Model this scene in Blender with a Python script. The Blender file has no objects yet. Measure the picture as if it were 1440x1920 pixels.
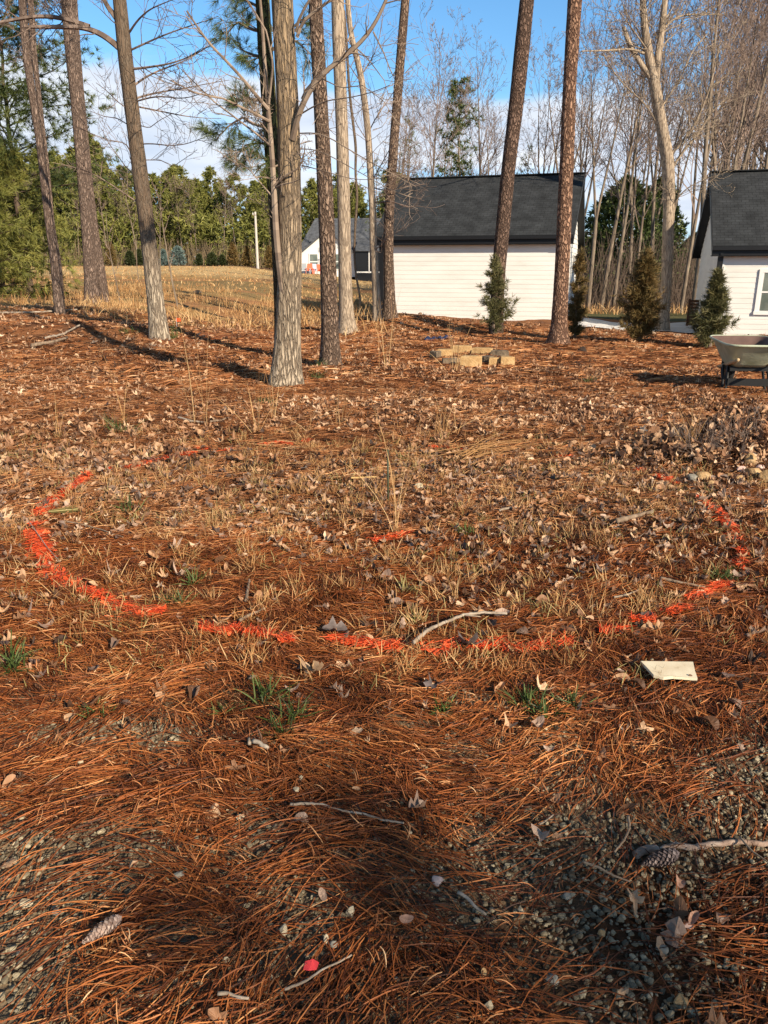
import bpy, math, random
import numpy as np
R = math.radians
SC = bpy.context.scene
COL = SC.collection
random.seed(7); RS = np.random.RandomState(11)

# ------------------------------------------------------------------ camera, light, exposure
F = 1450.0; PITCH = R(17.6); EYE = 1.6
cd = bpy.data.cameras.new('camera'); cam = bpy.data.objects.new('camera', cd); COL.objects.link(cam)
cd.sensor_fit = 'HORIZONTAL'; cd.sensor_width = 36; cd.lens = 36 * F / 1440
cd.clip_start = .05; cd.clip_end = 2000
cam.location = (0, 0, EYE); cam.rotation_euler = (R(90) - PITCH, 0, 0)
SC.camera = cam
SUN_EL, SUN_AZ = R(27), R(141)          # azimuth clockwise from +Y
SDIR = np.array([math.sin(SUN_AZ) * math.cos(SUN_EL), math.cos(SUN_AZ) * math.cos(SUN_EL), math.sin(SUN_EL)])
sl = bpy.data.lights.new('sun', 'SUN'); so = bpy.data.objects.new('sun', sl); COL.objects.link(so)
sl.energy = 5.0; sl.angle = R(.6); sl.color = (1, .86, .67)
so.rotation_euler = (R(90) - SUN_EL, 0, math.pi - SUN_AZ)
W = bpy.data.worlds.new("World"); SC.world = W; W.use_nodes = True
def build_world():
    nt = W.node_tree; N = nt.nodes; Lk = nt.links; N.clear()
    out = N.new('ShaderNodeOutputWorld')
    sky = N.new('ShaderNodeTexSky'); sky.sky_type = 'NISHITA'; sky.sun_disc = False
    sky.sun_elevation = SUN_EL; sky.sun_rotation = SUN_AZ; sky.air_density = 1.0; sky.dust_density = .3; sky.ozone_density = 3.0
    hs = N.new('ShaderNodeHueSaturation'); hs.inputs['Saturation'].default_value = 1.12; hs.inputs['Value'].default_value = 1.0
    Lk.new(sky.outputs[0], hs.inputs['Color'])
    bg = N.new('ShaderNodeBackground'); bg.inputs[1].default_value = .11
    tc = N.new('ShaderNodeTexCoord'); sep = N.new('ShaderNodeSeparateXYZ'); Lk.new(tc.outputs['Generated'], sep.inputs[0])
    def m(op, a, b=None, c=None):
        n = N.new('ShaderNodeMath'); n.operation = op
        for i, v in enumerate((a, b, c)):
            if v is None: continue
            if isinstance(v, (int, float)): n.inputs[i].default_value = v
            else: Lk.new(v, n.inputs[i])
        return n.outputs[0]
    z = m('MAXIMUM', sep.outputs[2], 0.0)
    k = m('ADD', z, .12)
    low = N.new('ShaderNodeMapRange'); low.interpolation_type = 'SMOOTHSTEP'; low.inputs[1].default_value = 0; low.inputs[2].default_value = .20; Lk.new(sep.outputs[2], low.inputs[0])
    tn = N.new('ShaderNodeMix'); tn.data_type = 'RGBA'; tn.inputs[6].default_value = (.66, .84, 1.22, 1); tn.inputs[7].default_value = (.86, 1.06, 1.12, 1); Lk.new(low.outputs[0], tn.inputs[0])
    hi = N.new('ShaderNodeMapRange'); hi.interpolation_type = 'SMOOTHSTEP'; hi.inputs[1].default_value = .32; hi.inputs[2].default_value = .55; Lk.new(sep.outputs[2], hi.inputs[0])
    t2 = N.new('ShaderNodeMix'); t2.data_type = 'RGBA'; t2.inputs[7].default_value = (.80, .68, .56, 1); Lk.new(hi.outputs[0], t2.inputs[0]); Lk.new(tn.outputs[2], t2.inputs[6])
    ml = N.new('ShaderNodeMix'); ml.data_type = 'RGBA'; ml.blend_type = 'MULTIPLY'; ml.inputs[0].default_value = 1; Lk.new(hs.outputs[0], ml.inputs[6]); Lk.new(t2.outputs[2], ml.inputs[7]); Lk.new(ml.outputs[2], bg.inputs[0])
    u = m('DIVIDE', sep.outputs[0], k); v = m('DIVIDE', sep.outputs[1], k)
    cb = N.new('ShaderNodeCombineXYZ'); Lk.new(u, cb.inputs[0]); Lk.new(v, cb.inputs[1]); cb.inputs[2].default_value = 3.7
    n1 = N.new('ShaderNodeTexNoise'); n1.inputs['Scale'].default_value = .62; n1.inputs['Detail'].default_value = 7; n1.inputs['Roughness'].default_value = .55
    n1.inputs['Distortion'].default_value = .35
    Lk.new(cb.outputs[0], n1.inputs['Vector'])
    # cloud band sits between about 3 and 12 degrees, thinner above
    band = N.new('ShaderNodeValToRGB'); cr = band.color_ramp; cr.interpolation = 'EASE'
    cr.elements[0].position = 0; cr.elements[0].color = (.40,) * 3 + (1,)
    cr.elements[1].position = 1; cr.elements[1].color = (.30,) * 3 + (1,)
    for p, c in ((.05, .46), (.085, .64), (.17, .66), (.205, .47), (.25, .34)):
        e = cr.elements.new(p); e.color = (c,) * 3 + (1,)
    # lean: band rises towards -X
    zt = m('ADD', z, m('MULTIPLY', sep.outputs[0], .06))
    Lk.new(zt, band.inputs[0])
    s = m('ADD', n1.outputs[0], m('SUBTRACT', band.outputs[0], .5))
    mr = N.new('ShaderNodeMapRange'); mr.interpolation_type = 'SMOOTHSTEP'
    mr.inputs[1].default_value = .47; mr.inputs[2].default_value = .64; Lk.new(s, mr.inputs[0])
    bc = N.new('ShaderNodeBackground')
    n2 = N.new('ShaderNodeTexNoise'); n2.inputs['Scale'].default_value = 1.5; n2.inputs['Detail'].default_value = 5; Lk.new(cb.outputs[0], n2.inputs['Vector'])
    rc = N.new('ShaderNodeValToRGB'); rc.color_ramp.elements[0].position = .3; rc.color_ramp.elements[0].color = (.50, .57, .70, 1)
    rc.color_ramp.elements[1].position = .62; rc.color_ramp.elements[1].color = (.80, .82, .86, 1)
    Lk.new(n2.outputs[0], rc.inputs[0]); Lk.new(rc.outputs[0], bc.inputs[0]); bc.inputs[1].default_value = .84
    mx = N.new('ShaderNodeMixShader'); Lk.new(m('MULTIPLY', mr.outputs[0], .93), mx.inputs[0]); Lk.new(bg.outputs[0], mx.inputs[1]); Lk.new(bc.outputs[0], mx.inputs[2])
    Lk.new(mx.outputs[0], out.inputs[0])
build_world()
SC.view_settings.view_transform = 'Standard'; SC.view_settings.look = 'None'
SC.view_settings.exposure = .6; SC.view_settings.gamma = 1
SC.render.engine = 'CYCLES'
SC.cycles.max_bounces = 5; SC.cycles.diffuse_bounces = 3; SC.cycles.glossy_bounces = 2; SC.cycles.transparent_max_bounces = 4
SC.cycles.use_denoising = True

# ------------------------------------------------------------------ noise + terrain
_P = np.random.RandomState(5).rand(256, 256)
def vnoise(x, y, s=1.0, o=0):
    x = np.asarray(x, float) * s + 17.3 * o + 100; y = np.asarray(y, float) * s + 9.1 * o + 100
    xi = np.floor(x).astype(int); yi = np.floor(y).astype(int); fx = x - xi; fy = y - yi
    fx = fx * fx * (3 - 2 * fx); fy = fy * fy * (3 - 2 * fy)
    g = lambda a, b: _P[(a + o * 31) % 256, (b + o * 57) % 256]
    return (g(xi, yi) * (1 - fx) + g(xi + 1, yi) * fx) * (1 - fy) + (g(xi, yi + 1) * (1 - fx) + g(xi + 1, yi + 1) * fx) * fy
def fbm(x, y, s=1.0, o=0, n=4):
    t = 0; a = .5
    for i in range(n): t = t + a * vnoise(x, y, s * 2 ** i, o + i); a *= .5
    return t / (1 - .5 ** n)
def ss(a, b, t):
    t = np.clip((np.asarray(t, float) - a) / (b - a), 0, 1); return t * t * (3 - 2 * t)
def gauss(x, y, cx, cy, sx, sy): return np.exp(-((x - cx) / sx) ** 2 - ((y - cy) / sy) ** 2)
def H(x, y):
    x = np.asarray(x, float); y = np.asarray(y, float)
    lf = ss(-1.5, -9, x)
    z = -.2 * ss(12, 26, y)
    z = z - .30 * ss(5, 11, x) * ss(15, 26, y) - .35 * ss(28, 48, y) * ss(0, 8, x)
    z = z + .62 * lf * ss(12, 23, y)
    z = z + .40 * gauss(x, y, .3, 24.5, 2.6, 3.2) + .10 * gauss(x, y, 4.5, 25, 2.5, 2.5)
    z = z + ss(0, -14, x) * .20 * ss(26, 50, y) + (.25 * ss(2, -6, x) + .85 * ss(-9, -19, x)) * ss(45, 104, y)
    z = z + .16 * gauss(x, y, -6.5, 17.8, 4.5, 1.3) + .10 * gauss(x, y, -2.6, 12.2, 2.2, .55) - .10 * gauss(x, y, -3.5, 13.3, 2.5, .5)
    z = z + .27 * gauss(x, y, 3.35, 6.7, .8, .42)
    near = ss(.3, 3, y)
    z = z + near * (fbm(x, y, .55, 3, 3) - .5) * .10 * (1 + 1.6 * ss(12, 30, y))
    z = z + (fbm(x, y, 2.2, 8, 3) - .5) * .055
    return z
def h(x, y): return float(H(x, y))
CP, SP = math.cos(PITCH), math.sin(PITCH)
def ray(px, py):
    dx = (px - 720) / F; dy = -(py - 960) / F
    return np.array([dx, CP + dy * SP, -SP + dy * CP])
def at(px, py, Y):                      # the point seen at this photo pixel on the plane y = Y
    d = ray(px, py); t = Y / d[1]
    return np.array([d[0] * t, Y, EYE + d[2] * t])
def gp(px, py):                         # the ground point seen at this photo pixel
    d = ray(px, py); t = .8; prev = t
    while t < 400:
        p = d * t; 
        if EYE + p[2] < h(p[0], p[1]):
            a, b = prev, t
            for _ in range(18):
                mth = (a + b) / 2; p = d * mth
                if EYE + p[2] < h(p[0], p[1]): b = mth
                else: a = mth
            p = d * b; return np.array([p[0], p[1], h(p[0], p[1])])
        prev = t; t *= 1.02
    p = d * 100; return np.array([p[0], p[1], h(p[0], p[1])])
def zc(Y, z=0.): return Y * CP + (EYE - z) * SP     # depth along the view axis
def mpp(Y, z=0.): return zc(Y, z) / F               # metres per photo pixel

# ------------------------------------------------------------------ materials
def mat(name, ramp, scale=8., detail=5., attr=0., noise=1., rough=.85, bump=0., bscale=None, stretch=(1, 1, 1), spec=.3, vcol=None, bdist=.02, metal=0., trans=0., rgh=.55, coat=0.):
    """ramp of base colours driven by noise (object space) mixed with the per-piece random attribute"""
    m = bpy.data.materials.new(name); m.use_nodes = True; nt = m.node_tree; N = nt.nodes; L = nt.links
    b = N['Principled BSDF']; b.inputs['Roughness'].default_value = rough; b.inputs['Specular IOR Level'].default_value = spec
    b.inputs['Metallic'].default_value = metal
    tc = N.new('ShaderNodeTexCoord'); mp = N.new('ShaderNodeMapping'); L.new(tc.outputs['Object'], mp.inputs[0]); mp.inputs['Scale'].default_value = stretch
    nz = N.new('ShaderNodeTexNoise'); nz.inputs['Scale'].default_value = scale; nz.inputs['Detail'].default_value = detail; nz.inputs['Roughness'].default_value = rgh
    L.new(mp.outputs[0], nz.inputs['Vector'])
    fac = nz.outputs[0]
    if attr:
        at_ = N.new('ShaderNodeAttribute'); at_.attribute_name = 'rnd'
        mx = N.new('ShaderNodeMix'); mx.data_type = 'FLOAT'; mx.inputs[0].default_value = attr; L.new(nz.outputs[0], mx.inputs[2]); L.new(at_.outputs['Fac'], mx.inputs[3]); fac = mx.outputs[0]
    cr = N.new('ShaderNodeValToRGB'); L.new(fac, cr.inputs[0]); e = cr.color_ramp.elements
    while len(e) < len(ramp): e.new(.5)
    for i, (p, c) in enumerate(ramp): e[i].position = p; e[i].color = (*c, 1)
    col = cr.outputs[0]
    if vcol:
        va = N.new('ShaderNodeAttribute'); va.attribute_name = vcol
        mv = N.new('ShaderNodeMix'); mv.data_type = 'RGBA'; mv.blend_type = 'MULTIPLY'; mv.inputs[0].default_value = 1
        L.new(va.outputs['Color'], mv.inputs[6]); L.new(col, mv.inputs[7]); col = mv.outputs[2]
    L.new(col, b.inputs['Base Color'])
    if bump:
        bn = N.new('ShaderNodeBump'); bn.inputs['Strength'].default_value = bump; bn.inputs['Distance'].default_value = bdist
        n2 = N.new('ShaderNodeTexNoise'); n2.inputs['Scale'].default_value = bscale or scale * 3; n2.inputs['Detail'].default_value = 6; L.new(mp.outputs[0], n2.inputs['Vector'])
        L.new(n2.outputs[0], bn.inputs['Height']); L.new(bn.outputs[0], b.inputs['Normal'])
    if trans:
        tr = N.new('ShaderNodeBsdfTranslucent'); L.new(col, tr.inputs[0]); ms = N.new('ShaderNodeMixShader'); ms.inputs[0].default_value = trans
        L.new(b.outputs[0], ms.inputs[1]); L.new(tr.outputs[0], ms.inputs[2]); L.new(ms.outputs[0], N['Material Output'].inputs[0])
    return m
def bark(name, light, dark, furrow, vs=2.2, hs=11., depth=.035, tint=None, tz=(0, 1), wave=.35):
    """furrowed bark: light plates split by dark vertical furrows; tint = second colour low or high on the trunk"""
    m = bpy.data.materials.new(name); m.use_nodes = True; nt = m.node_tree; N = nt.nodes; L = nt.links
    b = N['Principled BSDF']; b.inputs['Roughness'].default_value = .92; b.inputs['Specular IOR Level'].default_value = .15
    tc = N.new('ShaderNodeTexCoord'); mp = N.new('ShaderNodeMapping'); L.new(tc.outputs['Object'], mp.inputs[0]); mp.inputs['Scale'].default_value = (hs, hs, vs)
    dn = N.new('ShaderNodeTexNoise'); dn.inputs['Scale'].default_value = .9; dn.inputs['Detail'].default_value = 3; L.new(mp.outputs[0], dn.inputs['Vector'])
    ad = N.new('ShaderNodeMix'); ad.data_type = 'VECTOR'; ad.inputs[0].default_value = wave; L.new(mp.outputs[0], ad.inputs[4]); L.new(dn.outputs['Color'], ad.inputs[5])
    sc2 = N.new('ShaderNodeVectorMath'); sc2.operation = 'MULTIPLY_ADD'; sc2.inputs[1].default_value = (2.2, 2.2, 2.2); L.new(dn.outputs['Color'], sc2.inputs[0]); L.new(mp.outputs[0], sc2.inputs[2])
    vo = N.new('ShaderNodeTexVoronoi'); vo.feature = 'DISTANCE_TO_EDGE'; vo.inputs['Scale'].default_value = 1.0; L.new(sc2.outputs[0], vo.inputs['Vector'])
    mr = N.new('ShaderNodeMapRange'); mr.inputs[1].default_value = .02; mr.inputs[2].default_value = furrow; L.new(vo.outputs['Distance'], mr.inputs[0])
    nz = N.new('ShaderNodeTexNoise'); nz.inputs['Scale'].default_value = 2.5; nz.inputs['Detail'].default_value = 6; nz.inputs['Roughness'].default_value = .65; L.new(mp.outputs[0], nz.inputs['Vector'])
    cr = N.new('ShaderNodeValToRGB'); L.new(nz.outputs[0], cr.inputs[0]); e = cr.color_ramp.elements
    e[0].position = .3; e[0].color = (*[c * .62 for c in light], 1); e[1].position = .7; e[1].color = (*[min(1, c * 1.25) for c in light], 1)
    col = cr.outputs[0]
    if tint:
        sp = N.new('ShaderNodeSeparateXYZ'); L.new(tc.outputs['Object'], sp.inputs[0])
        n3 = N.new('ShaderNodeTexNoise'); n3.inputs['Scale'].default_value = 1.5; L.new(tc.outputs['Object'], n3.inputs['Vector'])
        aa = N.new('ShaderNodeMath'); aa.operation = 'MULTIPLY_ADD'; aa.inputs[1].default_value = 1.6; L.new(n3.outputs[0], aa.inputs[0]); L.new(sp.outputs[2], aa.inputs[2])
        mz = N.new('ShaderNodeMapRange'); mz.inputs[1].default_value = tz[0] + .8; mz.inputs[2].default_value = tz[1] + .8; L.new(aa.outputs[0], mz.inputs[0])
        mt = N.new('ShaderNodeMix'); mt.data_type = 'RGBA'; mt.blend_type = 'MULTIPLY'; L.new(mz.outputs[0], mt.inputs[0]); L.new(col, mt.inputs[6]); mt.inputs[7].default_value = (*tint, 1); col = mt.outputs[2]
    mx = N.new('ShaderNodeMix'); mx.data_type = 'RGBA'; L.new(mr.outputs[0], mx.inputs[0]); mx.inputs[6].default_value = (*dark, 1); L.new(col, mx.inputs[7])
    L.new(mx.outputs[2], b.inputs['Base Color'])
    hg = N.new('ShaderNodeMath'); hg.operation = 'MULTIPLY_ADD'; hg.inputs[1].default_value = .35; L.new(nz.outputs[0], hg.inputs[0]); L.new(mr.outputs[0], hg.inputs[2])
    bn = N.new('ShaderNodeBump'); bn.inputs['Strength'].default_value = 1; bn.inputs['Distance'].default_value = depth; L.new(hg.outputs[0], bn.inputs['Height']); L.new(bn.outputs[0], b.inputs['Normal'])
    return m
def flat(name, c, rough=.7, metal=0., spec=.3, var=.12, scale=20., bump=0.):
    return mat(name, [(.3, tuple(x * (1 - var) for x in c)), (.7, tuple(min(1, x * (1 + var)) for x in c))], scale=scale, rough=rough, metal=metal, spec=spec, bump=bump)

# ------------------------------------------------------------------ mesh builders
class MB:
    def __init__(s): s.v = []; s.f = {3: [], 4: []}; s.r = []; s.n = 0; s.c = []
    def add(s, V, T=None, Q=None, rnd=.5, col=None):
        V = np.asarray(V, np.float32).reshape(-1, 3); k = len(V)
        if T is not None and len(T): s.f[3].append(np.asarray(T, np.int64).reshape(-1, 3) + s.n)
        if Q is not None and len(Q): s.f[4].append(np.asarray(Q, np.int64).reshape(-1, 4) + s.n)
        s.v.append(V); s.r.append(np.broadcast_to(np.asarray(rnd, np.float32), (k,)).copy()); s.n += k
        if col is not None: s.c.append(np.asarray(col, np.float32))
    def build(s, name, m, parent=None, loc=None, smooth=False, origin=None):
        V = np.concatenate(s.v) if s.v else np.zeros((0, 3), np.float32)
        if origin is not None: V = V - np.asarray(origin, np.float32); loc = origin
        T = np.concatenate(s.f[3]) if s.f[3] else np.zeros((0, 3), np.int64)
        Q = np.concatenate(s.f[4]) if s.f[4] else np.zeros((0, 4), np.int64)
        me = bpy.data.meshes.new(name); me.vertices.add(len(V)); me.vertices.foreach_set('co', V.ravel())
        li = np.concatenate([T.ravel(), Q.ravel()]).astype(np.int32); me.loops.add(len(li)); me.loops.foreach_set('vertex_index', li)
        npoly = len(T) + len(Q); me.polygons.add(npoly)
        st = np.concatenate([np.arange(len(T)) * 3, len(T) * 3 + np.arange(len(Q)) * 4]).astype(np.int32)
        me.polygons.foreach_set('loop_start', st)
        me.polygons.foreach_set('use_smooth', np.full(npoly, smooth, bool))
        me.update(calc_edges=True)
        a = me.attributes.new('rnd', 'FLOAT', 'POINT'); a.data.foreach_set('value', np.concatenate(s.r))
        if s.c:
            C = np.concatenate(s.c); C4 = np.ones((len(C), 4), np.float32); C4[:, :3] = C
            a = me.attributes.new('col', 'FLOAT_COLOR', 'POINT'); a.data.foreach_set('color', C4.ravel())
        me.materials.append(m)
        o = bpy.data.objects.new(name, me); COL.objects.link(o)
        if loc is not None: o.location = tuple(float(q) for q in loc)
        if parent is not None: o.parent = parent
        return o
    # --- primitives
    def box(s, c, d, rot=0., rnd=.5, M=None, bev=0.):
        c = np.asarray(c, float); x, y, z = (q / 2 for q in d)
        V = np.array([[sx * x, sy * y, sz * z] for sz in (-1, 1) for sy in (-1, 1) for sx in (-1, 1)], float)
        Q = [(0, 2, 3, 1), (4, 5, 7, 6), (0, 1, 5, 4), (2, 6, 7, 3), (0, 4, 6, 2), (1, 3, 7, 5)]
        if rot: ca, sa = math.cos(rot), math.sin(rot); V = V @ np.array([[ca, sa, 0], [-sa, ca, 0], [0, 0, 1]])
        V = V + c
        if M is not None: V = V @ M[:3, :3].T + M[:3, 3]
        s.add(V, Q=Q, rnd=rnd); return s
    def poly_prism(s, pts, ext, M=None, rnd=.5):       # pts: convex polygon loop in 3-D, ext: extrusion vector
        P = np.asarray(pts, float); k = len(P); V = np.vstack([P, P + np.asarray(ext, float)])
        if M is not None: V = V @ M[:3, :3].T + M[:3, 3]
        Q = [(i, (i + 1) % k, k + (i + 1) % k, k + i) for i in range(k)]
        T = [(0, i + 1, i) for i in range(1, k - 1)] + [(k, k + i, k + i + 1) for i in range(1, k - 1)]
        s.add(V, T=T, Q=Q, rnd=rnd); return s
    def tube(s, P, r, n=8, cap=True, jit=0., rnd=.5):
        P = np.asarray(P, float); k = len(P); r = np.broadcast_to(np.asarray(r, float), (k,))
        T = np.gradient(P, axis=0); T /= np.linalg.norm(T, axis=1)[:, None] + 1e-9
        up = np.array([0, 0, 1.]) if abs(T[:, 2]).mean() < .8 else np.array([0, 1., 0])
        U = np.cross(T, up); U /= np.linalg.norm(U, axis=1)[:, None] + 1e-9; Wv = np.cross(T, U)
        a = np.arange(n) * 2 * math.pi / n
        rr = r[:, None] * (1 + jit * (RS.rand(k, n) - .5))
        V = P[:, None] + rr[..., None] * (np.cos(a)[None, :, None] * U[:, None] + np.sin(a)[None, :, None] * Wv[:, None])
        V = V.reshape(-1, 3); Q = [(i * n + j, i * n + (j + 1) % n, (i + 1) * n + (j + 1) % n, (i + 1) * n + j) for i in range(k - 1) for j in range(n)]
        T3 = []
        if cap:
            V = np.vstack([V, P[0], P[-1]]); b = k * n
            T3 = [(b, (j + 1) % n, j) for j in range(n)] + [(b + 1, (k - 1) * n + j, (k - 1) * n + (j + 1) % n) for j in range(n)]
        s.add(V, T=T3, Q=Q, rnd=rnd); return s
    def prisms(s, P0, P1, R0, R1, n=3, rnd=None):       # many separate tapered twig segments at once
        P0 = np.asarray(P0, float); P1 = np.asarray(P1, float); k = len(P0)
        D = P1 - P0; D /= np.linalg.norm(D, axis=1)[:, None] + 1e-9
        up = np.where(np.abs(D[:, 2:3]) < .9, np.array([[0, 0, 1.]]), np.array([[1., 0, 0]]))
        U = np.cross(D, up); U /= np.linalg.norm(U, axis=1)[:, None]; Wv = np.cross(D, U)
        a = np.arange(n) * 2 * math.pi / n; ring = np.cos(a)[None, :, None] * U[:, None] + np.sin(a)[None, :, None] * Wv[:, None]
        V = np.concatenate([P0[:, None] + ring * np.asarray(R0)[:, None, None], P1[:, None] + ring * np.asarray(R1)[:, None, None]], 1)
        b = (np.arange(k) * 2 * n)[:, None, None]
        j = np.arange(n); q = np.stack([j, (j + 1) % n, n + (j + 1) % n, n + j], 1)[None]
        s.add(V.reshape(-1, 3), Q=(b + q).reshape(-1, 4), rnd=np.repeat(RS.rand(k) if rnd is None else rnd, 2 * n)); return s
    def ribbons(s, P, D, L, Wd, bend, nseg=4, rnd=None, roll=None, flat_=False):
        """many curved blades: start P, direction D (unit), length L, width Wd, bend vector added quadratically"""
        k = len(P); t = np.linspace(0, 1, nseg + 1)
        C = P[:, None] + D[:, None] * (L[:, None] * t)[..., None] + bend[:, None] * (t ** 2)[None, :, None]
        side = np.cross(D, np.array([0, 0, 1.])); nn = np.linalg.norm(side, axis=1)[:, None]; side = np.where(nn > .05, side / np.maximum(nn, 1e-6), np.array([[1., 0, 0]]))
        upv = np.cross(side, D)
        if roll is None: roll = (RS.rand(k) - .5) * 2.0
        sv = side * np.cos(roll)[:, None] + upv * np.sin(roll)[:, None]
        w = (1 - .75 * t ** 3)[None, :] * Wd[:, None] / 2
        V = np.stack([C - sv[:, None] * w[..., None], C + sv[:, None] * w[..., None]], 2).reshape(-1, 3)
        q = np.array([[2 * i, 2 * i + 1, 2 * i + 3, 2 * i + 2] for i in range(nseg)])[None]
        b = (np.arange(k) * 2 * (nseg + 1))[:, None, None]
        s.add(V, Q=(b + q).reshape(-1, 4), rnd=np.repeat(RS.rand(k) if rnd is None else rnd, 2 * (nseg + 1))); return s
    def scatter(s, TV, TT, P, Rm, S, rnd=None):         # template TV/TT (triangles) at P with matrices Rm and scales S (k,3)
        k = len(P); V = np.einsum('kij,kvj->kvi', Rm, TV[None] * S[:, None]) + P[:, None]
        b = (np.arange(k) * len(TV))[:, None, None]
        s.add(V.reshape(-1, 3), T=(b + TT[None]).reshape(-1, 3), rnd=np.repeat(RS.rand(k) if rnd is None else rnd, len(TV))); return s
def rotm(yaw, pit=None, rol=None):
    k = len(yaw); z = np.zeros(k); pit = z if pit is None else pit; rol = z if rol is None else rol
    c, s_ = np.cos(yaw), np.sin(yaw); Z = np.zeros((k, 3, 3)); Z[:, 0, 0] = c; Z[:, 0, 1] = -s_; Z[:, 1, 0] = s_; Z[:, 1, 1] = c; Z[:, 2, 2] = 1
    c, s_ = np.cos(pit), np.sin(pit); Y = np.zeros((k, 3, 3)); Y[:, 0, 0] = c; Y[:, 0, 2] = s_; Y[:, 2, 0] = -s_; Y[:, 2, 2] = c; Y[:, 1, 1] = 1
    c, s_ = np.cos(rol), np.sin(rol); X = np.zeros((k, 3, 3)); X[:, 1, 1] = c; X[:, 1, 2] = -s_; X[:, 2, 1] = s_; X[:, 2, 2] = c; X[:, 0, 0] = 1
    return Z @ Y @ X
def tag(o, label=None, cat=None, group=None, kind=None):
    for k, v in (('label', label), ('category', cat), ('group', group), ('kind', kind)):
        if v: o[k] = v
    return o
def empty(name, loc, label=None, cat=None, group=None, rz=0.):
    o = bpy.data.objects.new(name, None); COL.objects.link(o); o.location = tuple(float(q) for q in loc); o.rotation_euler = (0, 0, rz); o.empty_display_size = .2
    return tag(o, label, cat, group)
def copy_tree(o, parent=None):
    c = o.copy(); COL.objects.link(c)
    if parent is not None: c.parent = parent
    for ch in [q for q in COL.objects if q.parent == o]: copy_tree(ch, c)
    return c

# ------------------------------------------------------------------ ground sheet
def axis(lo, hi, mid_lo, mid_hi, step, g):
    a = list(np.arange(mid_lo, mid_hi, step)); d = step; x = a[-1]
    while x < hi: d *= g; x += d; a.append(x)
    d = step; x = mid_lo; b = []
    while x > lo: d *= g; x -= d; b.append(x)
    return np.array(b[::-1] + a)
def field_col(x, y):
    """real cover colours of the ground by place: pine straw, red clay, dry grass, lawn, forest floor"""
    n = fbm(x, y, .35, 21, 4); n2 = fbm(x, y, 1.1, 25, 4); n3 = fbm(x, y, .12, 29, 3); nf = fbm(x, y, 4.0, 33, 3)
    def mixc(a, b, t): return a * (1 - t[:, None]) + np.asarray(b)[None] * t[:, None]
    c = np.tile(np.array([.075, .030, .013]), (len(x), 1))
    c = mixc(c, (.20, .145, .09), ss(3.1, 2.5, y) * ss(.25, .5, n2))
    c = mixc(c, (.36, .155, .065), ss(7, 14, y) * .8)                                    # straw seen as a mass
    c = mixc(c, (.10, .045, .025), ss(.52, .68, n2) * ss(6, 14, y) * .7)                       # darker leaf patches
    clay = ss(.46, .60, n) * ss(13, 18, y) * ss(40, 24, y) * ss(3.5, -1, x)
    c = mixc(c, (.33, .12, .05), clay * .9)
    orange = gauss(x, y, 5.6, 14.5, 4.5, 3.4) + gauss(x, y, 2.6, 17.8, 2.5, 1.2)
    c = mixc(c, (.40, .14, .045), np.clip(orange * 1.3, 0, 1) * ss(.62, .38, n2))
    fld = ss(19.0, 23.5, y + 4 * (n - .5)) * ss(1.6, -1.4, x + 3 * (n2 - .5))
    dry = mixc(np.tile(np.array([.46, .28, .115]), (len(x), 1)), (.30, .20, .08), ss(.4, .7, n2))
    dry = mixc(dry, (.27, .185, .08), ss(.47, .62, n3) * ss(26, 36, y))
    dry = mixc(dry, (.40, .19, .085), ss(.54, .66, n) * .8)
    dry = mixc(dry, (.58, .40, .19), ss(62, 72, y + 10 * (n - .5)) * ss(97, 92, y))
    dry = mixc(dry, (.17, .095, .07), ss(95, 99, y))
    c = mixc(c, (0, 0, 0), fld) + dry * fld[:, None]
    lawn = ss(31.5, 33.5, y) * ss(1, 5, x); c = mixc(c, (.115, .105, .045), lawn)
    ff = ss(42.5, 46, y + 4 * (n - .5)) * ss(2, 8, x); c = mixc(c, (.13, .085, .05), ff)
    return np.clip(c * (.72 + .56 * nf)[:, None], 0, 1)
gm = mat('ground_cover', [(.25, (.55, .55, .55)), (.5, (1, 1, 1)), (.75, (1.0, .93, .85))], scale=14, detail=8, rough=.95, bump=.9, bscale=22, vcol='col', bdist=.05, rgh=.7, spec=.1)
gx = axis(-420, 420, -4.5, 4.5, .05, 1.035); gy = axis(-60, 900, .6, 9, .05, 1.022)
GX, GY = np.meshgrid(gx, gy); fx, fy = GX.ravel(), GY.ravel()
mb = MB(); nx, ny = len(gx), len(gy)
jj = np.arange(nx - 1); ii = np.arange(ny - 1)[:, None]; a0 = (ii * nx + jj).ravel()
mb.add(np.stack([fx, fy, H(fx, fy)], 1), Q=np.stack([a0, a0 + 1, a0 + nx + 1, a0 + nx], 1), col=field_col(fx, fy))
tag(mb.build('ground', gm, smooth=True), kind='structure')

# ------------------------------------------------------------------ litter: straw, leaves, pebbles, grass
def hw(y, m=.6): return .4966 * (CP * y + .62) + m
def sample(n, y0, y1, m=.6, pw=1.):
    y = y0 + (y1 - y0) * RS.rand(int(n * 1.3) + 10) ** pw; x = (RS.rand(len(y)) * 2 - 1) * hw(y1, m)
    k = np.abs(x) < hw(y, m); return x[k][:n], y[k][:n]
def gravel_mask(x, y):      # where the straw is thin and the pebbles show
    n = fbm(x, y, 2.3, 41, 3) + .3 * (fbm(x, y, 6, 44, 2) - .5)
    return ss(.50, .59, n) * ss(2.9, 2.2, y + .5 * (fbm(x, y, .9, 47, 2) - .5))
def flow(x, y): return R(14) + (fbm(x, y, .9, 51, 2) - .5) * R(200) + (fbm(x, y, 4., 54, 2) - .5) * R(200)
m_straw = mat('pine_straw', [(.10, (.040, .012, .005)), (.36, (.16, .045, .014)), (.66, (.36, .108, .028)), (.87, (.56, .23, .075)), (.97, (.74, .46, .21))], scale=2.2, attr=.78, rough=.55, spec=.22)
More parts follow.
